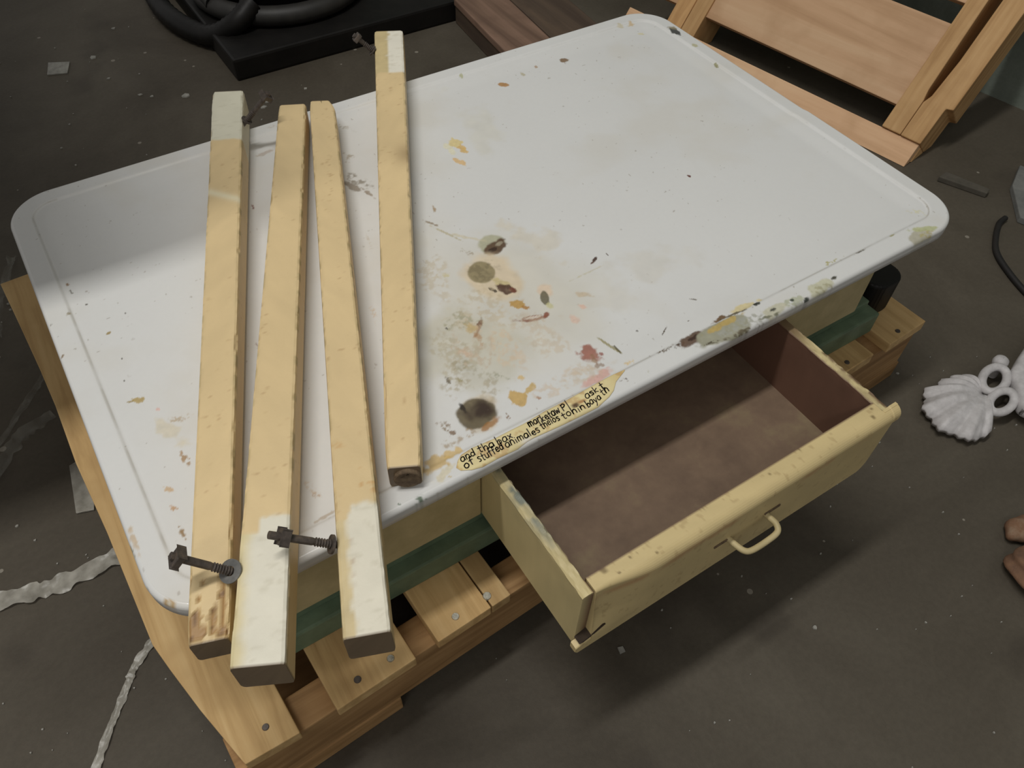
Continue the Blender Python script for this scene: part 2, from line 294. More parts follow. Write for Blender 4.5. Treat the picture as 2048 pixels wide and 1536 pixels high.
STAINS = [
(0.4315,0.1787,0.0682,-0.1034,-0.0757,-0.0748,196,190,172,0.50,0.60,0.55,0), (0.3642,0.1411,0.0184,-0.0596,-0.0475,-0.0308,185,180,160,0.60,0.50,0.60,0),
(0.3303,0.0593,0.0225,-0.0050,-0.0078,-0.0227,190,170,135,0.35,0.30,0.70,0), (0.3295,0.0598,0.0194,-0.0053,-0.0066,-0.0176,98,88,66,0.15,0.12,0.95,0),
(0.3349,0.0601,0.0157,-0.0067,-0.0059,-0.0122,54,40,31,0.45,0.60,0.95,0), (0.3215,0.0735,0.0002,-0.0074,-0.0026,-0.0007,40,32,25,0.30,0.30,0.90,0),
(0.3335,0.0408,0.0120,0.0026,0.0000,-0.0045,150,105,55,0.50,0.40,0.80,0), (0.4750,0.2682,0.0172,-0.0062,-0.0079,-0.0158,168,166,140,0.20,0.20,0.90,0),
(0.4767,0.2598,0.0160,0.0009,-0.0030,-0.0113,88,66,48,0.30,0.20,0.95,0), (0.4708,0.2581,0.0064,0.0003,-0.0011,-0.0040,55,38,28,0.40,0.30,0.90,0),
(0.4831,0.2633,0.0055,-0.0002,-0.0011,-0.0033,150,140,120,0.40,0.30,0.90,0), (0.4465,0.2187,0.0168,-0.0351,-0.0269,-0.0235,208,190,160,0.30,0.25,0.80,0),
(0.4400,0.2324,0.0120,-0.0112,-0.0114,-0.0152,140,128,96,0.12,0.12,0.95,0), (0.4410,0.2328,0.0120,-0.0112,-0.0114,-0.0152,108,98,74,0.70,0.50,0.50,1),
(0.4501,0.2030,0.0062,-0.0114,-0.0047,-0.0043,190,175,130,0.40,0.30,0.90,0), (0.4491,0.1941,0.0080,-0.0095,-0.0053,-0.0059,78,52,40,0.35,0.15,0.95,0),
(0.4352,0.2006,0.0027,-0.0063,-0.0018,-0.0014,70,60,45,0.40,0.20,0.90,0), (0.4546,0.1880,0.0025,-0.0044,-0.0029,-0.0027,110,60,45,0.40,0.30,0.80,0),
(0.4855,0.1692,0.0064,-0.0076,-0.0077,-0.0081,212,190,165,0.30,0.40,0.80,0), (0.4788,0.1593,-0.0043,-0.0112,-0.0054,0.0006,108,102,82,0.15,0.15,0.95,0),
(0.4764,0.1460,0.0020,-0.0049,-0.0036,-0.0027,190,185,140,0.40,0.30,0.80,0), (0.4482,0.1667,0.0063,-0.0066,-0.0050,-0.0059,178,140,70,0.60,0.20,0.90,0),
(0.4519,0.1572,0.0030,-0.0045,-0.0022,-0.0021,165,120,60,0.60,0.30,0.90,0), (0.4487,0.1394,0.0167,-0.0066,-0.0021,-0.0040,120,62,42,0.50,0.30,0.90,0),
(0.4491,0.1409,0.0129,-0.0043,-0.0008,-0.0017,205,195,185,0.50,0.30,0.95,0), (0.4653,0.1365,0.0046,0.0008,-0.0005,-0.0034,130,72,50,0.40,0.30,0.90,0),
(0.4723,0.0652,0.0048,-0.0112,-0.0086,-0.0058,150,92,74,0.60,0.25,0.90,0), (0.4714,0.0551,-0.0005,-0.0078,-0.0036,-0.0008,140,105,80,0.60,0.30,0.80,0),
(0.4827,0.0580,0.0014,-0.0025,-0.0017,-0.0013,140,70,55,0.50,0.30,0.80,0), (0.4696,0.0457,0.0066,-0.0016,-0.0012,-0.0024,140,115,95,0.80,0.30,0.70,0),
(0.4616,0.0331,0.0181,-0.0000,-0.0016,-0.0060,205,150,135,0.70,0.40,0.70,0), (0.4973,0.0632,0.0044,-0.0169,-0.0018,-0.0010,150,142,105,0.30,0.30,0.90,0),
(0.5011,0.0542,-0.0003,-0.0081,-0.0011,-0.0003,95,88,60,0.30,0.30,0.90,0), (0.3743,0.0545,0.0056,-0.0079,-0.0083,-0.0076,188,155,88,0.55,0.15,0.90,0),
(0.3921,0.0587,0.0096,0.0034,0.0004,-0.0040,190,160,95,0.50,0.20,0.85,0), (0.3927,0.0753,0.0028,-0.0033,-0.0023,-0.0024,200,170,110,0.50,0.30,0.80,0),
(0.4886,0.1152,0.0021,-0.0083,-0.0050,-0.0028,210,182,165,0.50,0.30,0.80,0), (0.5195,0.1411,0.0077,-0.0066,-0.0031,-0.0037,190,170,140,0.60,0.50,0.70,0),
(0.5069,0.1256,0.0029,-0.0036,-0.0022,-0.0022,215,175,155,0.50,0.40,0.80,0), (0.3858,0.1777,0.0170,-0.0014,-0.0041,-0.0140,160,156,130,1.20,0.40,0.80,1),
(0.3926,0.1595,0.0090,0.0086,0.0015,-0.0024,110,70,42,0.60,0.30,0.85,0), (0.3859,0.1619,0.0058,-0.0070,-0.0043,-0.0049,185,160,105,0.80,0.40,0.75,0),
(0.3843,0.1457,-0.0027,-0.0085,-0.0044,0.0005,170,135,100,0.90,0.40,0.70,0), (0.3418,0.1183,0.0150,0.0052,0.0006,-0.0086,150,140,110,1.30,0.50,0.70,1),
(0.3606,0.1044,0.0119,-0.0198,-0.0058,-0.0052,165,160,140,1.30,0.50,0.60,1), (0.3756,0.0897,0.0057,-0.0082,-0.0029,-0.0027,150,150,130,1.00,0.50,0.70,1),
(0.3264,0.1120,0.0006,-0.0050,-0.0022,-0.0009,90,75,45,0.90,0.40,0.80,0), (0.3370,0.1048,0.0019,-0.0027,-0.0018,-0.0018,130,120,60,0.90,0.40,0.70,0),
(0.2946,0.0612,0.0026,-0.0072,-0.0038,-0.0023,120,95,60,1.20,0.40,0.75,1), (0.2978,0.0522,0.0029,-0.0046,-0.0017,-0.0015,110,80,45,1.00,0.40,0.80,0),
(0.3616,0.1345,0.0048,-0.0062,-0.0028,-0.0030,215,185,165,0.80,0.50,0.70,0), (0.5645,0.1812,0.0067,0.0031,0.0001,-0.0021,70,45,35,0.50,0.20,0.95,0),
(0.5589,0.1785,0.0036,0.0009,-0.0002,-0.0015,90,60,45,0.50,0.20,0.90,0), (0.5830,0.1813,-0.0006,-0.0027,-0.0009,-0.0002,80,60,50,0.50,0.20,0.90,0),
(0.5612,0.0490,0.0067,0.0038,0.0002,-0.0007,80,68,55,0.30,0.20,0.95,0), (0.6210,0.0702,0.0033,-0.0030,-0.0007,-0.0007,90,80,65,0.30,0.20,0.95,0),
(0.7679,0.2476,0.0008,-0.0030,-0.0022,-0.0015,95,45,35,0.40,0.20,0.95,0), (0.5361,0.0652,0.0005,-0.0012,-0.0009,-0.0006,70,60,50,0.40,0.20,0.90,0),
(0.5936,0.0469,0.0004,-0.0012,-0.0009,-0.0005,90,80,65,0.40,0.20,0.90,0), (0.6764,0.5595,0.0063,-0.0052,-0.0035,-0.0050,170,128,80,0.30,0.20,0.95,0),
(0.7941,0.5721,0.0051,-0.0047,-0.0037,-0.0047,120,92,60,0.70,0.30,0.90,0), (0.7462,0.5778,0.0010,-0.0039,-0.0030,-0.0027,170,140,110,0.60,0.30,0.80,0),
(0.7173,0.5696,0.0009,-0.0054,-0.0030,-0.0025,170,160,125,0.70,0.40,0.70,0), (0.6329,0.6073,0.0011,-0.0039,-0.0028,-0.0027,160,160,110,0.70,0.40,0.70,0),
(0.5410,0.4650,0.0046,-0.0161,-0.0071,-0.0063,212,192,130,0.70,0.20,0.85,0), (0.5433,0.4516,0.0017,-0.0089,-0.0048,-0.0038,205,170,105,0.60,0.20,0.85,0),
(0.5257,0.4281,0.0040,-0.0100,-0.0037,-0.0036,210,175,120,0.60,0.20,0.85,0), (0.5272,0.4572,0.0001,-0.0132,-0.0048,-0.0027,215,210,180,0.80,0.30,0.70,0),
(0.3956,0.4555,0.0096,-0.0177,-0.0062,-0.0076,125,115,98,1.00,0.50,0.75,1), (0.3819,0.4516,0.0062,-0.0132,-0.0037,-0.0043,120,105,85,0.90,0.50,0.75,0),
(0.3927,0.4309,0.0030,-0.0135,-0.0020,-0.0017,130,110,85,0.80,0.40,0.70,0), (0.4058,0.5095,0.0048,-0.0080,-0.0050,-0.0068,150,135,110,1.30,0.50,0.60,1),
(0.4297,0.5759,0.0067,-0.0081,-0.0031,-0.0050,150,140,120,1.20,0.50,0.50,1), (0.4489,0.3602,-0.0017,-0.0081,-0.0021,-0.0003,150,120,75,0.70,0.40,0.75,0),
(0.4317,0.3392,0.0056,-0.0099,-0.0012,-0.0013,130,110,80,0.90,0.40,0.75,0), (0.4381,0.3137,0.0090,-0.0203,-0.0013,-0.0012,175,165,130,0.90,0.40,0.70,0),
(0.4591,0.2903,0.0167,-0.0185,-0.0017,-0.0021,195,185,155,0.90,0.50,0.60,0), (0.4429,0.2688,0.0033,-0.0081,-0.0025,-0.0022,150,135,110,1.30,0.50,0.60,1),
(0.4023,0.2484,0.0021,-0.0032,-0.0022,-0.0024,195,185,140,0.60,0.40,0.70,0), (0.5438,0.1677,0.0221,0.0006,-0.0004,-0.0011,185,178,150,0.80,0.50,0.60,0),
(0.3616,0.1758,0.0004,-0.0020,-0.0011,-0.0007,70,65,60,0.40,0.30,0.90,0), (0.3927,0.0431,0.0011,-0.0029,-0.0016,-0.0010,160,120,90,0.50,0.30,0.80,0),
(0.3533,0.0393,-0.0005,-0.0054,-0.0016,-0.0002,120,85,50,1.20,0.40,0.80,1), (0.0533,0.2493,0.0056,-0.0027,-0.0009,-0.0038,172,150,95,0.60,0.20,0.90,0),
(0.0451,0.2514,0.0037,-0.0008,-0.0001,-0.0013,150,130,80,0.60,0.30,0.80,0), (0.0522,0.3556,0.0028,0.0008,0.0002,-0.0023,150,130,80,0.40,0.30,0.90,0),
(0.0337,0.4512,0.0021,-0.0003,-0.0002,-0.0022,140,110,80,0.50,0.30,0.90,0), (0.0437,0.4095,0.0007,-0.0013,-0.0006,-0.0009,80,75,65,0.40,0.30,0.90,0),
(0.0760,0.3757,0.0007,-0.0013,-0.0006,-0.0008,90,85,75,0.40,0.30,0.90,0), (0.0543,0.3125,0.0007,-0.0012,-0.0005,-0.0007,80,70,60,0.40,0.30,0.90,0),
(0.0480,0.2811,0.0007,-0.0012,-0.0005,-0.0007,90,85,75,0.40,0.30,0.90,0), (0.0657,0.2286,0.0013,-0.0022,-0.0011,-0.0013,215,175,165,0.50,0.30,0.80,0),
(0.0042,0.3430,0.0024,0.0017,0.0004,-0.0014,130,110,85,0.50,0.30,0.90,0), (0.0046,0.3948,0.0015,-0.0001,-0.0000,-0.0012,110,105,90,0.50,0.30,0.90,0),
(0.0237,0.4022,0.0022,0.0004,0.0001,-0.0024,140,130,105,0.80,0.30,0.80,0), (0.0773,0.2078,0.0100,-0.0026,-0.0006,-0.0038,170,150,120,1.30,0.50,0.70,1),
(0.0680,0.1938,0.0083,-0.0189,-0.0052,-0.0048,200,190,165,1.00,0.60,0.60,0), (0.0692,0.1606,0.0018,-0.0090,-0.0025,-0.0010,155,120,75,1.00,0.30,0.80,0),
(0.0461,0.1319,0.0024,-0.0040,-0.0019,-0.0022,190,160,120,0.90,0.40,0.80,0), (0.0439,0.1106,0.0016,-0.0034,-0.0017,-0.0014,180,140,95,0.90,0.40,0.80,0),
(0.0427,0.0819,0.0006,-0.0061,-0.0020,-0.0003,140,110,65,0.80,0.30,0.90,0), (0.0119,0.0227,0.0039,-0.0034,-0.0017,-0.0034,170,140,90,0.50,0.25,0.90,0),
(0.0130,0.0225,0.0019,-0.0017,-0.0008,-0.0015,205,200,185,0.40,0.30,0.80,0), (0.0055,0.0949,0.0003,-0.0136,-0.0031,0.0002,185,155,110,0.90,0.50,0.60,0),
(0.0006,0.0867,0.0002,-0.0068,-0.0015,0.0001,130,125,85,1.20,0.40,0.70,1), (0.0343,0.4379,0.0006,-0.0040,-0.0010,-0.0005,90,85,70,0.60,0.30,0.80,0),
(-0.0403,0.0146,0.0014,-0.0019,-0.0007,-0.0009,190,170,130,0.70,0.40,0.80,0), (0.2672,0.0270,0.0198,0.0024,-0.0002,-0.0076,190,160,95,0.90,0.30,0.80,0),
(0.2848,0.0294,0.0098,-0.0020,-0.0016,-0.0054,200,170,105,0.90,0.30,0.80,0), (0.2685,0.0132,0.0110,0.0023,0.0003,-0.0052,200,190,160,0.90,0.40,0.70,0),
(0.3538,0.6206,0.0189,-0.0069,-0.0016,-0.0046,175,165,150,1.20,0.50,0.50,1), (0.3147,0.5763,0.0135,0.0025,-0.0005,-0.0033,170,155,140,1.20,0.50,0.60,0),
(0.1790,0.2541,-0.0003,-0.0064,-0.0015,-0.0002,120,80,65,0.90,0.40,0.80,1), (0.2590,0.4761,-0.0006,-0.0064,-0.0016,-0.0003,120,70,60,0.90,0.40,0.80,0),
(0.1569,0.0570,0.0020,-0.0043,-0.0019,-0.0014,170,140,110,1.20,0.50,0.70,1), (0.1563,0.0667,0.0024,-0.0102,-0.0034,-0.0014,185,165,140,1.20,0.50,0.50,1),
(0.1550,0.0309,0.0101,0.0009,0.0000,-0.0016,160,140,115,0.90,0.40,0.60,0), (0.3521,0.3441,-0.0030,-0.0127,-0.0024,0.0001,180,165,140,0.90,0.50,0.50,1),
(0.3042,0.2379,-0.0033,-0.0139,-0.0027,0.0003,190,165,130,0.90,0.50,0.50,1), (0.3495,0.1418,0.0134,-0.0245,-0.0148,-0.0133,172,162,136,1.60,0.40,0.55,1),
(0.3741,0.1268,0.0106,-0.0227,-0.0135,-0.0107,184,162,136,1.70,0.40,0.50,1), (0.3366,0.0942,0.0182,-0.0188,-0.0089,-0.0109,160,148,120,1.70,0.40,0.55,1),
(0.4203,0.1764,0.0158,-0.0364,-0.0226,-0.0181,186,170,140,1.50,0.50,0.50,1), (0.4410,0.0942,0.0194,-0.0365,-0.0215,-0.0169,190,172,146,1.60,0.50,0.45,1),
(0.4003,0.1191,0.0066,-0.0286,-0.0170,-0.0093,200,178,150,1.40,0.50,0.50,1), (0.3903,0.2411,-0.0093,-0.0499,-0.0182,-0.0017,185,172,146,1.60,0.50,0.50,1),
(0.2940,0.0407,0.0170,0.0006,-0.0009,-0.0079,150,124,84,1.60,0.40,0.60,1), (0.4270,0.0465,0.0366,-0.0020,-0.0028,-0.0096,196,176,150,1.50,0.50,0.50,1),
(0.5208,0.2533,0.0206,-0.0335,-0.0127,-0.0124,200,190,168,1.40,0.60,0.45,0), (0.5891,0.4820,0.0103,-0.0609,-0.0251,-0.0197,200,196,180,1.30,0.60,0.40,0),
(0.5708,0.1319,0.0713,-0.0036,-0.0114,-0.0282,198,192,178,1.30,0.60,0.35,0), (0.5412,0.0248,0.0091,-0.0006,-0.0010,-0.0025,90,72,48,0.90,0.30,0.90,1),
(0.5595,0.0219,0.0093,-0.0006,-0.0012,-0.0031,70,52,36,0.80,0.30,0.95,1), (0.5748,0.0219,0.0178,-0.0023,-0.0038,-0.0080,95,72,56,0.60,0.25,0.95,0),
(0.5819,0.0218,0.0108,-0.0006,-0.0013,-0.0031,60,42,34,0.60,0.30,0.95,0), (0.6129,0.0132,0.0384,-0.0015,-0.0057,-0.0136,150,148,128,0.35,0.12,0.95,0),
(0.6196,0.0213,0.0305,0.0010,-0.0013,-0.0038,178,155,95,0.60,0.25,0.95,0), (0.6234,0.0296,0.0119,0.0017,-0.0007,-0.0032,105,78,48,0.70,0.30,0.95,0),
(0.6370,0.0107,0.0346,-0.0015,-0.0036,-0.0081,160,160,150,0.50,0.20,0.90,1), (0.6239,0.0022,0.0350,-0.0021,-0.0008,-0.0019,95,85,66,0.90,0.30,0.90,1),
(0.5890,0.0073,0.0122,-0.0023,-0.0010,-0.0018,80,72,58,0.80,0.30,0.90,1), (0.6612,0.0301,0.0191,-0.0024,-0.0025,-0.0045,205,190,140,0.60,0.30,0.85,0),
(0.6395,0.0270,0.0178,-0.0018,-0.0008,-0.0016,90,80,55,0.70,0.30,0.90,0), (0.6740,0.0251,0.0045,-0.0009,-0.0016,-0.0026,40,40,32,0.30,0.20,0.95,0),
(0.6830,0.0069,0.0172,-0.0013,-0.0039,-0.0076,185,182,160,0.40,0.20,0.90,0), (0.6832,0.0086,0.0051,-0.0003,-0.0010,-0.0019,70,70,62,0.40,0.30,0.95,0),
(0.6696,0.0033,0.0180,-0.0019,-0.0010,-0.0019,110,110,90,0.90,0.30,0.90,1), (0.7120,0.0048,0.0160,-0.0013,-0.0035,-0.0064,170,172,150,0.50,0.20,0.90,1),
(0.7124,0.0083,0.0030,-0.0009,-0.0014,-0.0019,60,66,55,0.40,0.30,0.95,0), (0.7293,0.0008,0.0041,-0.0006,-0.0016,-0.0025,50,55,48,0.40,0.30,0.95,0),
(0.7555,0.0067,0.0192,-0.0020,-0.0051,-0.0084,188,186,160,0.50,0.20,0.90,0), (0.7617,0.0048,0.0160,-0.0020,-0.0025,-0.0039,160,155,125,1.10,0.30,0.80,1),
(0.7808,0.0088,0.0043,-0.0006,-0.0016,-0.0023,60,58,45,0.40,0.30,0.95,0), (0.9281,0.0042,0.0185,-0.0046,-0.0093,-0.0101,172,168,150,0.35,0.15,0.95,0),
(0.9385,0.0044,0.0098,-0.0026,-0.0038,-0.0041,170,160,110,0.80,0.30,0.80,1), (0.9436,0.0123,0.0186,-0.0078,-0.0036,-0.0033,175,178,130,0.50,0.30,0.85,0),
(0.8042,0.0306,0.0112,-0.0006,-0.0016,-0.0028,165,158,100,1.00,0.30,0.80,1), (0.8427,0.0249,0.0105,-0.0000,-0.0005,-0.0009,95,90,80,0.50,0.30,0.90,0),
(0.9007,0.0250,0.0055,-0.0000,-0.0009,-0.0014,150,145,90,0.80,0.30,0.80,0), (0.9668,0.0412,0.0061,-0.0106,-0.0037,-0.0022,200,195,150,1.00,0.50,0.60,1),
(0.9984,0.5493,0.0021,-0.0124,-0.0063,-0.0047,60,60,58,0.50,0.20,0.95,0), (1.0009,0.5611,0.0049,-0.0066,-0.0036,-0.0035,140,130,105,0.60,0.30,0.80,0),
(0.9968,0.4988,0.0024,-0.0068,-0.0036,-0.0029,175,170,130,0.80,0.40,0.80,0), (0.9873,0.4379,0.0007,-0.0038,-0.0036,-0.0025,130,125,70,0.80,0.30,0.80,0),
(0.9531,0.6076,0.0022,-0.0051,-0.0060,-0.0056,195,170,130,0.80,0.40,0.80,0), (0.9317,0.6103,0.0036,-0.0059,-0.0035,-0.0035,190,180,150,0.80,0.40,0.70,0),
(0.9512,0.5765,0.0039,-0.0041,-0.0022,-0.0024,205,195,150,0.80,0.40,0.70,0), (0.2371,0.0011,0.0077,-0.0011,-0.0006,-0.0031,92,108,88,0.90,0.30,0.90,1),
(0.2159,0.0063,0.0014,-0.0003,-0.0002,-0.0010,90,110,90,0.50,0.30,0.90,0), (0.2694,0.0075,0.0013,-0.0014,-0.0011,-0.0012,190,175,140,0.50,0.30,0.80,0),
(0.4773,0.0157,0.0047,-0.0006,-0.0003,-0.0009,90,70,50,1.20,0.30,0.80,1), (0.4817,0.0146,-0.0008,-0.0026,-0.0009,0.0000,70,55,45,0.80,0.30,0.80,0),
(0.5082,0.0109,0.0009,-0.0021,-0.0017,-0.0011,150,140,90,1.20,0.30,0.80,1), (0.4990,0.0326,0.0062,-0.0006,-0.0011,-0.0030,205,180,130,0.90,0.40,0.80,1),
(0.3663,-0.0039,0.0023,-0.0000,-0.0003,-0.0014,80,80,62,0.60,0.30,0.90,0), (0.3762,-0.0031,0.0019,0.0002,-0.0001,-0.0011,80,80,62,0.60,0.30,0.90,0)]
# ================================================================== the setting
v, f = box(-4, 5, -4, 5, F-.12, F, 0)
tag(part('floor', v, f, M['floor']), 'dark stained concrete floor with pale specks', kind='structure')
LD = Vector((-.1908, .9816, 0)); LN = Vector((.9816, .1908, 0)); LO = Vector((1.525, .334, F))   # foot line of the leaning pallet
def wallp(a, b, z): q = LO+LD*a+LN*b; return (q.x, q.y, z)
wv = [wallp(a, b, z) for z in (F, 1.9) for a, b in ((-3.2,.405),(3.6,.405),(3.6,.56),(-3.2,.56))]
wf = [[0,1,5,4],[1,2,6,5],[2,3,7,6],[3,0,4,7],[4,5,6,7],[3,2,1,0]]
tag(part('wall_right', wv, wf, M['wall']), 'rough grey green wall behind the leaning pallet', kind='structure')

# ================================================================== enamel table
W, D = 1.016, 0.636
table = thing('enamel_table', 'low legless kitchen table with stained white enamel top and open drawer', 'table', (W/2, D/2, -.145))
RC, RE, SK = .056, .0055, -.0165       # corner radius, edge rounding, skirt depth
def sdist(x, y):
    qx = np.abs(x-W/2)-(W/2-RC); qy = np.abs(y-D/2)-(D/2-RC)
    return RC-np.hypot(np.maximum(qx,0), np.maximum(qy,0))-np.minimum(np.maximum(qx,qy),0)
def enamel_color(x, y):
    n = len(x); base = np.tile(alb(207,207,205), (n,1))
    a = fbm(x, y, .16, 3); b = fbm(x, y, .02, 9); c = fbm(x, y, .0035, 21, 2)
    base *= (.965+.07*a+.02*(c-.5))[:,None]
    warm = sst(.5, .8, fbm(x*1.0, y*1.0, .09, 33))*.28
    base = base*(1-warm[:,None])+np.outer(warm, alb(196,190,176))
    sp = fbm(x, y, .0045, 51, 2); dot = sst(.872, .90, sp)*.45*sst(.35,.6,fbm(x,y,.08,77))
    base = base*(1-dot[:,None])+np.outer(dot, alb(120,104,84))
    # grime where the raised border meets the field
    sd = sdist(x, y); g = np.exp(-((sd-.0262)/.0007)**2)*(.18+.5*sst(.35,.7,fbm(x,y,.03,88)))*np.where((x < .06) | (y < .06), 1, .25)
    base = base*(1-g[:,None])+np.outer(g, alb(128,118,96))
    for (cx,cy,ax,ay,bx,by,r_,g_,b_,na,soft,op,spk) in STAINS:
        R2 = 2.3*max(math.hypot(ax,ay), math.hypot(bx,by))
        k = np.nonzero((np.abs(x-cx) < R2) & (np.abs(y-cy) < R2))[0]
        if not len(k): continue
        det = ax*by-ay*bx; dx = x[k]-cx; dy = y[k]-cy
        u = (dx*by-dy*bx)/det; v = (ax*dy-ay*dx)/det
        size = math.sqrt(abs(det)); seed = int((cx*9173+cy*4621)*100) % 9999
        nz = fbm(x[k], y[k], max(size*.75, .002), seed, 4)-.5
        r = np.hypot(u, v)+nz*2.2*na
        m = 1-sst(1-soft, 1+soft*.4, r)
        if spk: m = m*sst(.38, .62, fbm(x[k], y[k], max(min(size*.35,.0042),.0016), seed+5, 3))
        m = m*op
        col = alb(r_,g_,b_)[None,:]*(.86+.28*fbm(x[k],y[k],max(size*.3,.0015),seed+9,3))[:,None]
        base[k] = base[k]*(1-m[:,None])+col*m[:,None]
    return np.clip(base, 0, .9)
def edge_nudge(x, y):   # the right edge is a little bent where the rim was knocked
    return .0022*sst(.90, 1.0, x)*sst(.272,.284,y)
st = .00125
gx = np.linspace(RE, W-RE, int((W-2*RE)/st)+1); gy = np.linspace(RE, D-RE, int((D-2*RE)/st)+1)
X, Y = np.meshgrid(gx, gy); X = X.ravel().copy(); Y = Y.ravel().copy()
sd = sdist(X, Y); out = sd < RE-1e-9
cxn = np.clip(X, RC, W-RC); cyn = np.clip(Y, RC, D-RC); dd = np.hypot(X-cxn, Y-cyn)
k = out & (dd > 0); s_ = (RC-RE)/np.maximum(dd, 1e-9)
X[k] = cxn[k]+(X-cxn)[k]*s_[k]; Y[k] = cyn[k]+(Y-cyn)[k]*s_[k]
sd = sdist(X, Y)
Z = -.0022*sst(.0232, .0295, sd)-.0022*sst(.027, .060, sd)
Z += .0009*(fbm(X, Y, .11, 5, 2)-.5)*sst(.03,.06,sd)
nx, ny = len(gx), len(gy); I = np.arange(nx*ny).reshape(ny, nx)
Q = np.stack([I[:-1,:-1], I[:-1,1:], I[1:,1:], I[1:,:-1]], -1).reshape(-1, 4)
Q = Q[out[Q].sum(1) < 4]
# rolled rim and skirt
def inset(off, n=420):
    pts = []; R_ = RC-off
    for (cx, cy, a0) in ((W-RC, RC, -90), (W-RC, D-RC, 0), (RC, D-RC, 90), (RC, RC, 180)):
        for i in range(25):
            a = math.radians(a0+90*i/24); pts.append((cx+R_*math.cos(a), cy+R_*math.sin(a)))
    out_ = []
    for i in range(len(pts)):
        p, q = pts[i], pts[(i+1) % len(pts)]; L = math.hypot(p[0]-q[0], p[1]-q[1]); m = max(1, int(round(L/.002))) if L > .02 else 1
        out_ += [(p[0]+(q[0]-p[0])*j/m, p[1]+(q[1]-p[1])*j/m) for j in range(m)]
    return np.array(out_)
prof = [(RE+.0008, -.0004)]+[(RE*(1-math.sin(t)), -RE*(1-math.cos(t))) for t in np.linspace(0, math.pi/2, 7)]+[(0, SK*.6), (0, SK), (.0012, SK-.001), (.006, SK-.001), (.006, -.006)]
rings = []
for off, z in prof:
    # same straight-run subdivision in every ring
    p = inset(off); rings.append(np.column_stack([p, np.full(len(p), z)]))
nr = min(len(r) for r in rings)
assert all(len(r) == nr for r in rings)
RV = np.concatenate(rings); base_i = len(X)
RF = []
for i in range(len(prof)-1):
    a = np.arange(nr); b = (a+1) % nr
    RF.append(np.stack([base_i+i*nr+a, base_i+(i+1)*nr+a, base_i+(i+1)*nr+b, base_i+i*nr+b], 1))
AX = np.concatenate([X, RV[:,0]]); AY = np.concatenate([Y, RV[:,1]]); AZ = np.concatenate([Z, RV[:,2]])
cols = enamel_color(AX, AY)
low = (AZ < -RE*.9)[:,None]*.7
cols = cols*(1-low)+alb(200,200,198)[None]*low
AX2 = AX-edge_nudge(AX, AY)
top = part('tabletop', np.column_stack([AX2, AY, AZ]), np.concatenate([Q]+RF), M['enamel'], table, True, cols)

# aprons, cream painted, set back under the top
def apart(name, b, mat, parent=table, **k): return part(name, b[0], b[1], mat, parent, **k)
apart('apron', box(.06, .316, .030, .050, -.145, -.017), M['apron'])
apart('apron', box(.728, .915, .030, .050, -.145, -.017), M['apron'])
apart('apron', box(.06, .94, .586, .606, -.145, -.017), M['apron'])
apart('apron', box(.035, .055, .06, .58, -.145, -.017), M['apron'])
apart('apron', box(.955, .975, .06, .58, -.145, -.017), M['apron'])
apart('drawer_runner', box(.296, .314, .051, .585, -.140, -.020), M['dark_wood'])
apart('drawer_runner', box(.730, .748, .051, .585, -.140, -.020), M['dark_wood'])

# drawer: pulled out between the aprons
dz0, dz1 = -.146, -.040
drawer = apart('drawer', box(.329, .713, -.128, .31, -.138, -.131, .0005), M['drawer_in'])
tag(drawer, 'open drawer with bare brown inside and cream front')
def side_panel(x0, x1, inner_sign):
    # dense top edge so that chipped paint can show
    ys = np.linspace(-.1425, .31, 240); V, Fc, C = [], [], []
    sec = [(x0, dz0), (x0, -.10), (x0, -.07), (x0, -.055), (x0, -.045), (x0, dz1-.0015), (x0+.0015, dz1), ((x0*3+x1)/4, dz1), ((x0+x1)/2, dz1), ((x0+3*x1)/4, dz1), (x1-.0015, dz1), (x1, dz1-.0015), (x1, -.045), (x1, -.055), (x1, -.07), (x1, -.10), (x1, dz0)]
    n = len(sec)
    for i, y in enumerate(ys):
        for j, (sx, sz) in enumerate(sec):
            jit = (vnoise(np.array([y*160]), np.array([j*3.1]), 7)[0]-.5)*.0012 if 4 < j < 12 else 0
            V.append((sx+jit, y, sz+jit*.8))
            inner = (sx > (x0+x1)/2) == (inner_sign > 0) and not 6 <= j <= 10
            ny_ = fbm(np.array([y+sx]), np.array([sz+sx*3]), .02, 12)[0]
            cream = alb(194,178,132)*(.86+.25*ny_)
            if inner: c = alb(104,76,62)*(.8+.4*ny_)
            else: c = cream
            if 5 <= j <= 11:
                wn = fbm(np.array([y*1.0]), np.array([j*.0015+sx]), .014, 31)[0]
                if inner_sign > 0:      # left panel: grey-green worn edge towards the back
                    wear = sst(-.125, -.04, y)*(.35+.65*sst(.35,.6,wn))*(1 if j >= 8 else .45)
                    c = c*(1-wear)+alb(112,116,104)*wear
                else:                   # right panel: dark bare wood along the outer half
                    wear = sst(.40,.58,wn)*(.9 if j >= 9 else .35)
                    wear = max(wear, float(sst(-.05, .0, y))*.8)
                    c = c*(1-wear)+alb(96,70,52)*wear
            C.append(c)
    for i in range(len(ys)-1):
        for j in range(n):
            k2 = (j+1) % n
            Fc.append([i*n+j, i*n+k2, (i+1)*n+k2, (i+1)*n+j])
    Fc.append(list(range(n))[::-1]); Fc.append([(len(ys)-1)*n+j for j in range(n)])
    return part('drawer_side', V, Fc, M['drawer_paint'], drawer, False, np.array(C))
side_panel(.3175, .3295, 1); side_panel(.7120, .7235, -1)
part('drawer_back', *box(.3295, .712, .300, .312, -.140, -.045), M['drawer_in'], drawer)
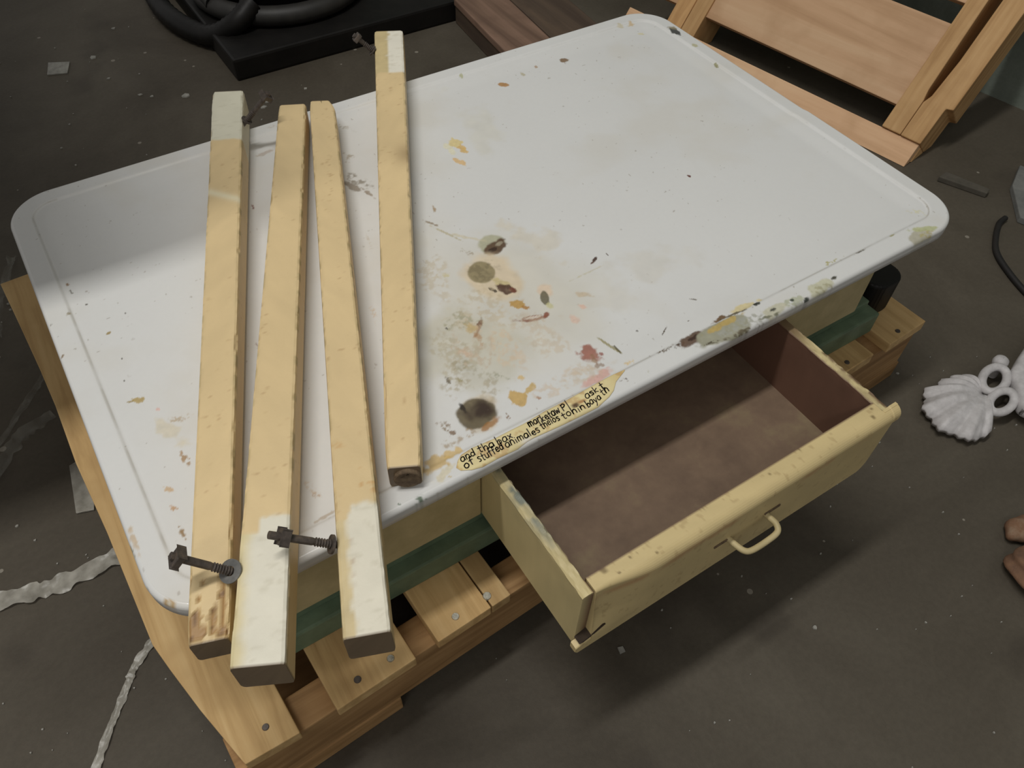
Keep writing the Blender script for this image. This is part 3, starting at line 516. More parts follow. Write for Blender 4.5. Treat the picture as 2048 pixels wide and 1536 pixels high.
# front board: rounded nose, lip gone at the upper left, a stub of lip left at the right
def drawer_front():
    xs = np.concatenate([np.linspace(.3125, .3300, 14), np.linspace(.331, .712, 380), np.linspace(.7125, .7340, 20)])
    def section(x):
        y_in, yb, zt, zb, rr = -.1275, -.1525, -.0395, -.1475, .0125
        yt = yb
        if x < .3302:                       # only the bottom lip reaches past the side panel
            zt = -.1255-.006*(.3302-x)/.0177; y_in = -.1437; rr = .002; zb = -.1475+.006*max(0,(.3165-x)/.004)**2
        elif x < .40:                       # the upper left corner of the lip has broken away
            t = (x-.3302)/.07; q = float(sst(0, 1, t)); yt = -.1440-(.0085*q); rr = .003+.0095*t
        if x > .7125:
            y_in = -.1437
            if x > .7235: zb = -.058; zt = -.0385
            else: zb = -.1475+.016*((x-.7125)/.011)**2
        pts = [(y_in, zb), (y_in, zb*.7+zt*.3), (y_in, zb*.3+zt*.7), (y_in, zt)]
        for k in range(1, 5): pts.append((y_in+(yt+rr-y_in)*k/5, zt))
        for a in np.linspace(0, math.pi/2, 9): pts.append((yt+rr-rr*math.sin(a), zt-rr+rr*math.cos(a)))
        z1, z2 = zt-rr, zb+.003
        for t in np.linspace(0, 1, 34)[1:-1]:
            z = z1*(1-t)+z2*t; f_ = float(sst(-.128, -.095, z))
            pts.append((yb*(1-f_)+yt*f_, z))
        pts += [(yb, z2), (yb+.001, zb+.0008), (yb+.003, zb)]
        return pts
    V, C = [], []; n = len(section(.5))
    for x in xs:
        for (y, z) in section(float(x)): V.append((x, y, z))
    V = np.array(V); nn = fbm(V[:,0]+V[:,1]*2, V[:,2]*1.3+V[:,1], .03, 4); n3 = fbm(V[:,0]*1.2, V[:,2]+V[:,1]*1.2, .008, 8, 3)
    C = alb(198,178,130)[None,:]*(.88+.2*nn)[:,None]
    k = sst(.68,.76,n3)*.35; C = C*(1-k[:,None])+np.outer(k, alb(150,124,84))
    k = np.exp(-((V[:,2]+.054)/.005)**2)*(V[:,1] < -.14)*sst(.4,.7,fbm(V[:,0],V[:,2],.025,14))*.6
    C = C*(1-k[:,None])+np.outer(k, alb(176,128,88))
    k = (V[:,1] > -.1285)*1.0; C = C*(1-k[:,None])+np.outer(k, alb(92,68,54))
    for sx, sy, r in ((.349,-.131,.0035),(.378,-.133,.0016),(.386,-.132,.0012),(.402,-.142,.0018),(.360,-.140,.002),(.470,-.131,.0016),(.553,-.135,.0016),(.60,-.131,.0015),(.705,-.133,.0025),(.698,-.141,.003)):
        d2 = np.hypot(V[:,0]-sx, (V[:,1]-sy)*1.3)+np.maximum(0, -.045-V[:,2]); m = (1-sst(.5,1.3,d2/r+1.2*(n3-.5)))*.75
        C = C*(1-m[:,None])+np.outer(m, alb(100,80,48))
    Fc = []
    for i in range(len(xs)-1):
        for j in range(n):
            k2 = (j+1) % n; Fc.append([i*n+j, i*n+k2, (i+1)*n+k2, (i+1)*n+j])
    Fc.append(list(range(n))[::-1]); Fc.append([(len(xs)-1)*n+j for j in range(n)])
    return part('drawer_front', V, Fc, M['drawer_paint'], drawer, False, C)
front = drawer_front()
tag(front, 'cream drawer front with broken left lip')
# dark wedge standing in for the shade in the gap where the lip broke
part('gap_shade', *prism([(.3165,-.1262),(.3215,-.1275),(.332,-.1240),(.347,-.1155),(.344,-.1150),(.330,-.1205)], -.1518, -.1425, .0003, 'xzy'), M['gap_shade'], drawer)
# wire pull
hp = smooth_path([(.497,-.148,-.0905), (.499,-.160,-.0915), (.503,-.1705,-.093), (.511,-.1745,-.0935), (.532,-.1750,-.0930), (.546,-.1735,-.0915), (.5505,-.1665,-.0900), (.5495,-.158,-.0890), (.5485,-.148,-.0885)], 8)
part('drawer_pull', *tube(hp, .0033, 12), M['apron'], drawer, True)
for xx, zz in ((.489,-.0905), (.557,-.0865)):
    part('pull_bracket', *box(xx-.011, xx+.011, -.1540, -.1515, zz-.0016, zz+.0018, .0006), M['end_grain'], drawer)

# tape with handwriting stuck to the front rim
def zsurf(y): return np.where(y < RE, -RE+np.sqrt(np.maximum(RE*RE-(RE-np.maximum(y,0))**2, 0)), 0.0)
te = [(.279,.0125),(.284,.0185),(.290,.0225),(.303,.0240),(.328,.0220),(.345,.0222),(.361,.0220),(.387,.0240),(.413,.0240),(.436,.0250),(.455,.0260),(.472,.0262),(.488,.0252)]
be = [(.281,.0075),(.290,.0030),(.301,.0012),(.318,.0016),(.340,.0010),(.352,.0028),(.360,.0030),(.392,.0016),(.420,.0012),(.436,.0012),(.452,.0048),(.461,.0090),(.470,.0170),(.486,.0238)]
def curve_at(pl, t):
    L = np.cumsum([0]+[math.dist(pl[i], pl[i+1]) for i in range(len(pl)-1)]); s = t*L[-1]
    return np.interp(s, L, [p[0] for p in pl]), np.interp(s, L, [p[1] for p in pl])
tt = np.linspace(0, 1, 260); tv = np.linspace(0, 1, 26)
tx, ty = curve_at(te, tt); bx_, by_ = curve_at(be, tt)
PX = tx[:,None]*tv+bx_[:,None]*(1-tv); PY = ty[:,None]*tv+by_[:,None]*(1-tv)
PX = PX.ravel(); PY = PY.ravel(); PZ = zsurf(PY)+.0005
tc_ = alb(208,194,146)[None,:]*(.86+.28*fbm(PX,PY,.02,3))[:,None]
m = sst(.58,.72,fbm(PX,PY,.008,41))*.45; tc_ = tc_*(1-m[:,None])+np.outer(m, alb(168,120,66))
m = sst(.46,.488,PX)*.6+.5*sst(.285,.279,PX); m = np.clip(m,0,1); tc_ = tc_*(1-m[:,None])+np.outer(m, alb(186,152,92))
m = (np.exp(-((PX-.352)/.006)**2-((PY-.004)/.003)**2)); tc_ = tc_*(1-m[:,None])+np.outer(m, alb(205,200,188))
m = np.exp(-((PX-.4168)/.0042)**4-((PY-.0140)/.0027)**4)*.95; tc_ = tc_*(1-m[:,None])+np.outer(m, alb(74,48,30))
m = np.exp(-((PX-.4255)/.0045)**4-((PY-.0146)/.0018)**4)*.8; tc_ = tc_*(1-m[:,None])+np.outer(m, alb(150,92,44))
edge = np.minimum(np.tile(np.minimum(tv,1-tv), 260)*.022, 1); m = (1-sst(0,.0014,edge))*.5; tc_ = tc_*(1-m[:,None])+np.outer(m, alb(120,96,56))
nv = len(tv); TI = np.arange(260*nv).reshape(260, nv)
TF = np.stack([TI[:-1,:-1], TI[1:,:-1], TI[1:,1:], TI[:-1,1:]], -1).reshape(-1,4)
tape = part('tape_label', np.column_stack([PX,PY,PZ]), TF[:, ::-1] if False else TF[:, ::-1], M['tape'], table, True, np.clip(tc_,0,.9))
tag(tape, 'yellowed strip of tape with black handwriting')
GL = {  # single-stroke handwriting, x 0..w, x-height 1
 'a': (1, [[(.9,.95),(.4,1),(.05,.6),(.1,.15),(.5,0),(.85,.35),(.9,.9),(.95,.05)]]),
 'b': (1, [[(.1,1.9),(.1,0),(.15,.6),(.55,.95),(.9,.6),(.75,.1),(.2,.05)]]),
 'd': (1, [[(.85,.7),(.4,.95),(.05,.5),(.3,.02),(.8,.3),(.9,1.8),(.9,0)]]),
 'e': (.9, [[(.1,.5),(.8,.6),(.6,1),(.15,.8),(.1,.25),(.5,0),(.85,.2)]]),
 'f': (.8, [[(.8,1.6),(.45,1.7),(.3,1.3),(.3,-.1)],[(0,.9),(.7,1)]]),
 'h': (1, [[(.1,1.8),(.1,0),(.2,.7),(.55,1),(.85,.7),(.85,0)]]),
 'i': (.4, [[(.2,.9),(.2,0)],[(.2,1.35),(.24,1.42)]]),
 'k': (.9, [[(.1,1.7),(.1,0)],[(.8,1),(.15,.5),(.8,0)]]),
 'l': (.4, [[(.2,1.8),(.2,0)]]),
 'm': (1.4, [[(.1,1),(.1,0),(.15,.7),(.45,1),(.65,.7),(.65,0),(.7,.7),(1,1),(1.25,.7),(1.25,0)]]),
 'n': (1, [[(.1,1),(.1,0),(.15,.6),(.5,1),(.85,.7),(.85,0)]]),
 'o': (1, [[(.5,1),(.1,.7),(.15,.15),(.55,0),(.9,.4),(.75,.9),(.5,1)]]),
 'p': (1, [[(.1,1),(.1,-.8)],[(.1,.7),(.5,1),(.9,.6),(.6,.1),(.15,.2)]]),
 'P': (1, [[(.1,1.4),(.1,-.3)],[(.1,1.2),(.6,1.4),(.85,1),(.5,.6),(.15,.6)]]),
 'r': (.8, [[(.1,1),(.1,0),(.2,.6),(.5,1),(.8,.9)]]),
 's': (.8, [[(.75,.9),(.3,1),(.1,.75),(.65,.4),(.6,.05),(.1,.05)]]),
 't': (.8, [[(.4,1.6),(.38,.1),(.7,0)],[(.05,1),(.8,1.05)]]),
 'u': (1, [[(.1,1),(.12,.2),(.5,0),(.85,.3),(.88,1),(.92,0)]]),
 'w': (1.3, [[(.05,1),(.3,0),(.6,.7),(.9,0),(1.2,1)]]),
 'x': (.9, [[(.1,1),(.85,0)],[(.85,1),(.1,0)]]),
 'y': (1, [[(.1,1),(.4,.2),(.5,.1)],[(.9,1),(.4,-.3),(.1,-.7)]]),
}
WORDS = [('and',.2865,.0150,.3020,.0148),('tha',.3060,.0148,.3225,.0135),('bax',.3260,.0133,.3425,.0132),('marketaw',.3630,.0152,.3995,.0140),('Pl',.4025,.0150,.4110,.0150),('ask',.4310,.0143,.4475,.0158),('t',.4510,.0165,.4555,.0165),
         ('of',.2855,.0075,.2965,.0075),('stuffed',.3005,.0068,.3285,.0072),('animales',.3310,.0070,.3690,.0058),('thelos',.3720,.0070,.3935,.0072),('tohin',.3965,.0062,.4235,.0052),('baya',.4260,.0052,.4440,.0072),('th',.4470,.0085,.4570,.0105)]
hv, hf = [], []; jr = random.Random(3)
for word, x0, y0, x1, y1 in WORDS:
    tot = sum(GL[c][0]+.22 for c in word)-.22; sx = (x1-x0)/tot; cur = 0
    for c in word:
        wdt, strokes = GL[c]; ph = .0050*jr.uniform(.9,1.1); dy = jr.uniform(-.0008,.0008)
        for s in strokes:
            P2 = smooth_path([(a, b, 0) for a, b in s], 4) if len(s) > 2 else [Vector((a,b,0)) for a, b in s]
            pts = []
            for q in P2:
                t = (cur+q.x)*sx/(x1-x0); px = x0+(x1-x0)*t+.10*q.y*ph; py = y0+(y1-y0)*t+q.y*ph+dy
                pts.append((px, max(py,.0008)))
            hw = .00052*jr.uniform(.85,1.15)
            for i in range(len(pts)-1):
                a, b = pts[i], pts[i+1]; dx, dy2 = b[0]-a[0], b[1]-a[1]; L = math.hypot(dx,dy2) or 1
                ex, ey = dx/L*hw*.6, dy2/L*hw*.6; nx_, ny_ = -dy2/L*hw, dx/L*hw
                n0 = len(hv)
                for px, py in ((a[0]-ex-nx_,a[1]-ey-ny_),(b[0]+ex-nx_,b[1]+ey-ny_),(b[0]+ex+nx_,b[1]+ey+ny_),(a[0]-ex+nx_,a[1]-ey+ny_)):
                    sdv = float(sdist(np.array([px]),np.array([py]))[0])
                    hv.append((px, py, float(zsurf(np.array([py]))[0])+.0009))
                hf.append([n0,n0+1,n0+2,n0+3])
        cur += wdt+.22
part('handwriting', hv, hf, M['ink'], tape)

# ================================================================== table legs lying on the top
LEGS = [  # corners of the upper face: far-left, far-right, near-left, near-right; which end is the unpainted head; bolt side
 ([.2892,.6757],[.3263,.6583],[.0166,-.0365],[.0467,-.0467],'far', +1, .545),
 ([.3578,.6195],[.3907,.6045],[.0385,-.0743],[.0752,-.0927],'near',-1, .5),
 ([.3966,.6081],[.4264,.5935],[.1176,-.0985],[.1520,-.1119],'near',-1, .5),
 ([.5478,.7151],[.5861,.6965],[.2165, .0274],[.2454, .0132],'far', -1, .5)]
LEG_LABEL = ['cream table leg at far left, chewed brown foot near, pale head over the back edge',
 'cream table leg second from left, its long white head overhanging the front corner',
 'cream table leg third from left, pale scuffed head hanging over the front edge',
 'rightmost cream table leg, head past the back edge, dark round foot near the tape']
HEAD, FOOT = .041, .031
def make_leg(idx):
    fl, fr, nl, nr_, end, bside, _ = LEGS[idx]
    fl, fr, nl, nr_ = (np.array(p) for p in (fl, fr, nl, nr_))
    hf_, hn = (HEAD, FOOT) if end == 'far' else (FOOT, HEAD)
    far, near = (fl+fr)/2, (nl+nr_)/2
    root = thing('table_leg', LEG_LABEL[idx], 'table leg', ((far[0]+near[0])/2, (far[1]+near[1])/2, .0004), 'loose table legs lying on the enamel top')
    n = 330; ns, nt = 12, 9
    L = np.linalg.norm(far-near); V, C, Fc = [], [], []
    lp = []     # cross-section loop (u across, t up, face)
    for k in range(ns): lp.append((k/ns, 1.0, 0))
    for k in range(nt): lp.append((1.0, 1-k/nt, 1))
    for k in range(ns): lp.append((1-k/ns, 0.0, 2))
    for k in range(nt): lp.append((0.0, k/nt, 3))
    m = len(lp); ru = .0016
    lpu = np.array([p[0] for p in lp]); lpt = np.array([p[1] for p in lp])
    for i in range(n):
        a = i/(n-1); l = fl*(1-a)+nl*a; r = fr*(1-a)+nr_*a; h = hf_*(1-a)+hn*a
        w_ = np.linalg.norm(r-l)
        u, t = lpu.copy(), lpt.copy()
        cu = np.minimum(u, 1-u)*w_; ct = np.minimum(t, 1-t)*h      # ease the arrises
        corner = (cu < 1e-6) & (ct < 1e-6)
        rough_ = .0005*vnoise(np.full(m, a*L/.006), lpu*7+lpt*13, 60+idx)+.0010*np.maximum(0, vnoise(np.full(m, a*L/.016), lpu*5+lpt*11, 80+idx)-.78)/.22
        sh = np.where(corner, .0007+rough_, 0)
        u = u+np.where(corner, np.where(u < .5, 1, -1)*sh/w_, 0); t = t+np.where(corner, np.where(t < .5, 1, -1)*sh/h, 0)
        dend = min(a, 1-a)*L; foot_d = (a if end == 'near' else 1-a)*L
        if foot_d < .03:      # feet are worn round
            q = (1-foot_d/.03)**2
            u = .5+(u-.5)*(1-(.03 if idx == 1 else .08)*q); t = t*(1-.04*q)
            if idx == 2: u = np.where(u > .5, u-.16*q, u)
        if dend < .0015: u = .5+(u-.5)*.975; t = .5+(t-.5)*.975
        xy = l[None]*(1-u)[:,None]+r[None]*u[:,None]
        bow = 0
        V.append(np.column_stack([xy, t*h]))
        s = L*(a if end == 'far' else 1-a)        # distance from the head end
        nz = fbm(np.full(m, s)+lpu*.04, lpu*w_+lpt*.09, .02, 5+idx); nf = fbm(np.full(m, s)+idx, lpu*w_*1.4+lpt*.08, .0045, 15+idx, 3)
        c = alb(209,185,140)[None]*(.93+.13*nz)[:,None]
        big = fbm(np.full(m, s), lpu*0+idx*.7, .12, 71+idx, 2)
        c = c*(.93+.14*big)[:,None]
        k = sst(.73,.82,nf)*.4*sst(.4,.6,fbm(np.full(m,s),lpu*.1,.05,91+idx)); c = c*(1-k[:,None])+np.outer(k, alb(150,112,70))
        # chipped arrises show pale and dark wood
        e = np.exp(-(np.minimum(np.minimum(u,1-u)*w_,.02)/.0022)**2)*(np.abs(t-1) < .2)*sst(.52,.66,fbm(np.full(m,s),lpu,.012,31+idx,3))*.7
        c = c*(1-e[:,None])+np.outer(e, alb(150,136,96))
        # bare head
        ub = (0, .20, .27, .46)[idx]; hl = (.113, .128, .118, .117)[idx]
        wob = (fbm(lpu*.05, np.full(m, s), .012, 44+idx)-.5)*.008+(.016*(1-sst(.33,.42,lpu)) if idx == 1 else (.014*(1-sst(.30,.36,lpu)) if idx == 2 else 0))
        bare = 1-sst(hl-.004, hl+.001, s+wob)
        sw = (0, .14, .04, .02)[idx]; left = 1-sst(ub-sw, ub+sw, lpu+(fbm(np.full(m,s),lpu*0,.012,7)-.5)*.16) if ub else np.zeros(m)
        pale = alb(*((204,200,180),(216,211,194),(214,208,190),(220,215,200))[idx])[None]*(.93+.12*fbm(np.full(m,s),lpu*w_,.015,3+idx))[:,None]
        pale = pale*(1-left[:,None])+left[:,None]*alb(*((200,190,160),(206,192,150),(196,178,136),(190,172,128))[idx])[None]*(.85+.3*fbm(np.full(m,s),lpu*w_,.01,8))[:,None]
        sc = .6*sst(.64,.76,fbm(np.full(m,s)*1.3,lpu*w_*.6+s*.4,.006,66+idx,3))*.45*(1-left); pale = pale*(1-sc[:,None])+np.outer(sc, alb(172,164,140))
        bare = bare*np.where(lpt > .985, 1, np.where((lpu > .97) if bside > 0 else (lpu < .03), .85, 0.0))
        c = c*(1-bare[:,None])+pale*bare[:,None]
        if idx == 2:     # brown line of old glue beside the pale patch, drips above it
            k = np.exp(-((lpu-.34)/.05)**2)*sst(.02,.06,s)*(1-sst(.110,.117,s))*sst(.42,.6,fbm(np.full(m,s),lpu*.02,.012,12)); k = k*.7*(lpt>.98)
            c = c*(1-k[:,None])+np.outer(k, alb(158,126,86))
            k = sst(.62,.72,fbm(np.full(m,s),lpu*w_,.009,19))*.6*sst(.12,.13,s)*(1-sst(.17,.2,s)); c = c*(1-k[:,None])+np.outer(k, alb(188,142,84))
        if idx == 0:     # chewed foot
            sf = L-s; k = sst(.46,.56,fbm(np.full(m,s)*.22,lpu*w_,.0038,23,4)-.30*sst(.014,.058,sf)+.07)*(1-sst(.045,.066,sf))*sst(.0,.006,sf)*(lpt>.98)*.9
            c = c*(1-k[:,None])+np.outer(k, alb(150,114,70)); kd = k*sst(.5,.66,fbm(np.full(m,s)*.25,lpu*w_,.0022,27)); c = c*(1-kd[:,None]*.7)+np.outer(kd*.7, alb(84,56,36))
            V[-1][:,2] -= k*.0022
            # pale rubs
            k = np.exp(-((s-.213-lpu*.02)/.006)**2)*.5*(lpt>.98); c = c*(1-k[:,None])+np.outer(k, alb(232,224,200))
        if idx == 3:     # burn smudge beside the right arris
            k = np.exp(-((s-.305)/.020)**2)*sst(.3,1.0,lpu)*.55; c = c*(1-k[:,None])+np.outer(k, alb(128,102,70))
        if dend < .0008: c = c*.0+alb(104,88,70)*(.8+.4*nf)[:,None]
        C.append(c)
    V = np.concatenate(V); C = np.concatenate(C)
    for i in range(n-1):
        for j in range(m):
            k2 = (j+1) % m; Fc.append([i*m+j, i*m+k2, (i+1)*m+k2, (i+1)*m+j])
    # end faces keep their own vertices so that the dark end grain stays sharp
    for i, rev in ((0, False), (n-1, True)):
        b0 = len(V); V = np.concatenate([V, V[i*m:(i+1)*m]])
        C = np.concatenate([C, alb(112,96,76)*(.75+.5*fbm(lpu*.04, lpt*.04, .006, 50+idx))[:,None]])
        q = list(range(b0, b0+m)); Fc.append(q if not rev else q[::-1])
    Fc = [q[::-1] for q in Fc]
    part('shaft', V, Fc, M['leg_paint'], root, False, np.clip(C,0,.9))
    # hanger bolt through the arris of the head, 45 degrees
    B = np.array([(.3023,.5926,.036),(.0694,-.0013,.036),(.148,-.0218,.036),(.5251,.6674,.036)][idx])
    ax = np.array([*(far-near), 0]); ax /= np.linalg.norm(ax); rt = np.array([ax[1], -ax[0], 0])
    dr = (bside*rt+np.array([0,0,1]))/2**.5
    if idx == 2: dr = bside*rt*.82+np.array([0,0,.57])
    BL = (.050, .050, .048, .034)[idx]
    p0 = B-dr*.020; bl = [tuple(p0), tuple(B+dr*.001)]
    nth = 8; pts, rad = [tuple(p0), tuple(B)], [.0028, .0028]
    for k in range(nth):       # coarse wood thread near the leg
        d0 = .001+k*.0024
        pts += [tuple(B+dr*d0), tuple(B+dr*(d0+.0009)), tuple(B+dr*(d0+.0016))]; rad += [.0027, .0039, .0027]
    pts += [tuple(B+dr*.022), tuple(B+dr*(BL+(.010 if idx == 2 else .004)))]; rad += [.0033, .0033]
    bolt = part('bolt', *tube(pts, rad, 12), M['iron'], root, False)
    A = Vector(dr); side = A.cross(Vector(ax)).normalized(); ay = Vector(ax)
    def square_nut(c, half, th, rotd):
        cs = Vector(c); vv, ff = [], []
        e1 = (ay*math.cos(rotd)+side*math.sin(rotd)); e2 = (-ay*math.sin(rotd)+side*math.cos(rotd))
        bm = bmesh.new(); bmesh.ops.create_cube(bm, size=1)
        for v in bm.verts: v.co = cs+e1*(v.co.x*2*half)+e2*(v.co.y*2*half)+A*(v.co.z*th)
        bmesh.ops.bevel(bm, geom=bm.edges[:], offset=.0009, segments=2, profile=.5, affect='EDGES'); return from_bm(bm)
    part('nut', *square_nut(B+dr*(BL-.002), .0063, .0062, (.5,.35,.9,.3)[idx]), M['iron'], bolt)
    # the washer is a ring lying loose against the leg
    wo, wi, wt = ((.0070,.0035,.0014), (.0098,.0040,.0015), (.0080,.0036,.0022), (.0072,.0036,.002))[idx]
    wc = Vector(B+dr*.0035); tilt = (A*.75+Vector((.03,-.5,.86))*.62).normalized() if idx == 1 else (A+side*.12).normalized(); e1 = tilt.orthogonal().normalized(); e2 = tilt.cross(e1)
    V2, F2 = [], []
    for k in range(28):
        an = 2*math.pi*k/28; d_ = e1*math.cos(an)+e2*math.sin(an)
        for rr, zz in ((wi,0),(wo,0),(wo,wt),(wi,wt)): V2.append(tuple(wc+d_*rr+tilt*zz))
    for k in range(28):
        for j in range(4):
            a_, b_ = k*4+j, k*4+(j+1) % 4; c_, d2 = ((k+1) % 28)*4+(j+1) % 4, ((k+1) % 28)*4+j
            F2.append([a_, d2, c_, b_])
    part('washer', V2, F2, M['zinc'] if idx == 1 else M['iron'], bolt)
    if idx == 3:     # dark round glide let into the foot
        fc = (nl+nr_)/2; o_ = np.array([-ax[0], -ax[1], 0])
        part('foot_glide', *tube([tuple(np.array([fc[0]+.002,fc[1]-.001,.0145])+o_*d) for d in (-.001,.0035,.0042,.0042,.0030)], [.0125,.0125,.0115,.0085,.0080], 24), M['end_grain'], root)
for i in range(4): make_leg(i)

# ================================================================== pallet carrying the table
PA = math.radians(2.7); PX0, PY0 = .05, -.058
def PT(x, y, z):
    dx, dy = x-PX0, y-PY0
    return (PX0+dx*math.cos(PA)-dy*math.sin(PA), PY0+dx*math.sin(PA)+dy*math.cos(PA), z)
pal = thing('pallet', 'pale pine pallet on the floor under the enamel table', 'pallet', (.5, .35, F))
ZD = -.2
def board(x0, x1, y0, y1, turn=0, outline=None):
    def T(x, y, z):
        a = math.radians(turn); dx, dy = x-x0, y-y0
        return PT(x0+dx*math.cos(a)-dy*math.sin(a), y0+dx*math.sin(a)+dy*math.cos(a), z)
    if outline:
        v, f = prism(outline, ZD-.018, ZD, .0012); v = [PT(*p) for p in v]
    else: v, f = box(x0, x1, y0, y1, ZD-.018, ZD, .0015, 2, T)
    return part('deck_board', v, f, M['deck'], pal)
lb = [(-.001,-.0545),(.0545,-.058),(.0535,.02),(.056,.2),(.07,.76),(-.028,.76),(-.0265,.66),(-.0256,.56),(-.0262,.488),(-.0310,.383),(-.0300,.267),(-.0330,.11),(-.0273,.0736),(-.0173,.0183),(-.004,-.0416)]
b1 = board(0,0,0,0, outline=lb)
b2 = board(.094, .1855, -.060, .76)
b3a = board(.2135, .2815, -.0585, .76); b3b = board(.2832, .3075, -.0585, .76)
for x0, x1 in ((.345,.436),(.470,.562),(.600,.692),(.715,.800)): board(x0, x1, -.0575, .76)
b8 = board(.822, .934, -.0570, .76); b9 = board(.968, 1.050, -.0585, .76)
def screw(bd, wx, wy, r=.0042, m='screw'):
    v, f = cyl((wx, wy, ZD-.0004), (0,0,1), r, .0016, 14, r*.82)
    sl = box(wx-r*.6, wx+r*.6, wy-.0005, wy+.0005, ZD+.0010, ZD+.00125, 0)
    s_ = part('screw', *merge((v, f), box(wx-.0005, wx+.0005, wy-r*.6, wy+r*.6, ZD+.0011, ZD+.00135, 0), sl), M[m], bd)
    return s_
screw(b3a, .2430, -.036, .0046); screw(b3a, .2842, -.034, .0052)
screw(b2, .1245, -.041, .0042, 'iron'); screw(b2, .1630, -.0395, .0044)
screw(b9, .997, -.003, .0040, 'iron'); screw(b8, .888, -.006, .004, 'iron'); screw(b1, .028, -.035, .0038, 'iron')
for y0, y1, xs0 in ((-.052,-.012,-.012),(.325,.365,.02),(.715,.755,.035)):
    v, f = box(xs0, 1.055, y0, y1, -.302, ZD-.018, .002, 2, PT)
    part('stringer', v, f, M['stringer'], pal)
for x0, x1 in ((.03,.162),(.415,.600),(.87,1.06)):
    v, f = box(x0, x1, -.0535, .757, F, -.302, .002, 2, PT)
    part('bottom_board', v, f, M['stringer'], pal)

# green timbers between pallet and table
gr = thing('green_rail', 'green painted stepped timber rail lying between pallet and table', 'timber', (.5, .05, ZD))
part('lower_rail', *box(.030, .962, .0170, .085, ZD, -.1625, .003), M['green'], gr)
part('upper_rail', *box(.035, .950, .0335, .085, -.1625, -.1455, .002), M['green'], gr)

# dark rounded solid added under the right front corner
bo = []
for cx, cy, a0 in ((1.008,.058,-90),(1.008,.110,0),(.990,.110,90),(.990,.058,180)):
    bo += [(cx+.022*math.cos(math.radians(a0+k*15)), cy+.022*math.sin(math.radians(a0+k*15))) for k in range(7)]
tag(part('black_block', *prism(bo, ZD, -.138, .005, 'xyz', 3), M['black']), 'black rounded block on the pallet under the right front table corner', 'block')

# ================================================================== pallet leaning at the wall
LA = math.radians(40)
ux = Vector((0,0,math.cos(LA)))+LN*math.sin(LA); uy = LD.copy(); uz_ = ux.cross(uy)
rotm = Matrix((ux, uy, uz_)).transposed()
lp_ = thing('pallet', 'pallet of broad pinkish boards leaning against the grey wall', 'pallet', tuple(LO), rot=rotm)
def floor_cut(v, f):      # trim what would go into the floor
    bm = bmesh.new(); vs = [bm.verts.new(p) for p in v]
    for q in f: bm.faces.new([vs[k] for k in q])
    nrm = Vector((ux.z, uy.z, uz_.z))
    r = bmesh.ops.bisect_plane(bm, geom=bm.verts[:]+bm.edges[:]+bm.faces[:], dist=1e-6, plane_co=nrm*.001, plane_no=nrm, clear_inner=True)
    eds = [e for e in r['geom_cut'] if isinstance(e, bmesh.types.BMEdge)]
    if eds: bmesh.ops.holes_fill(bm, edges=eds, sides=0)
    return from_bm(bm)
def lpart(name, vf, mat): return part(name, *floor_cut(*vf), mat, lp_)
Lz = .50
for u0, u1, d0, d1 in ((.002,.0535,.024,.80),(.103,.2765,.080,.74),(.318,.400,.080,.74),(.42,.495,.080,.74)):
    lpart('slat', box(u0, u1, d0, d1, -.022, -.003, .002), M['lean_slat'])
lpart('stringer', prism([(.054,.0665),(.128,.0665),(.150,.0705),(Lz,.076),(Lz,.1085),(.054,.1085)], -.090, .004, .002), M['lean_stringer'])
lpart('stringer', prism([(.0535,.022),(.131,.020),(.134,.006),(Lz,.001),(Lz,.049),(.22,.052),(.142,.0585),(.126,.0655),(.0535,.0655)], -.090, .004, .002), M['lean_stringer'])
lpart('stringer', prism([(-.02,.022),(.053,.022),(.053,.108),(-.02,.108)], -.090, -.0225, .002), M['lean_stringer'])
lpart('stringer', prism([(.0,.600),(Lz,.604),(Lz,.642),(.0,.640)], -.090, .003, .002), M['lean_stringer'])
lpart('stringer', prism([(.0,.6425),(Lz,.645),(Lz,.690),(.0,.686)], -.090, .001, .002), M['lean_stringer'])

# ================================================================== things on the floor
plat = thing('wooden_platform', 'low red brown timber platform on the floor behind the table', 'platform', (1.2, 1.1, F))
def rotb(x0, x1, y0, y1, z0, z1, a=-5.5, bev=.003):
    a = math.radians(a)
    def T(x, y, z):
        dx, dy = x-1.034, y-1.338
        return (1.034+dx*math.cos(a)-dy*math.sin(a)*-1*0-dy*math.sin(a)*0+dy*math.sin(-a), 1.338+dx*math.sin(a)+dy*math.cos(a), z)
    return box(x0, x1, y0, y1, z0, z1, bev, 2, T)
part('side_rail', *rotb(1.034, 1.070, .95, 1.338, F, F+.045), M['dark_wood'], plat)
part('board', *rotb(1.030, 1.150, .95, 1.336, F+.045, F+.062), M['red_wood'], plat)
part('board', *rotb(1.158, 1.290, .95, 1.345, F+.040, F+.056), M['dark_wood'], plat)
part('side_rail', *rotb(1.245, 1.285, .95, 1.338, F, F+.040), M['dark_wood'], plat)

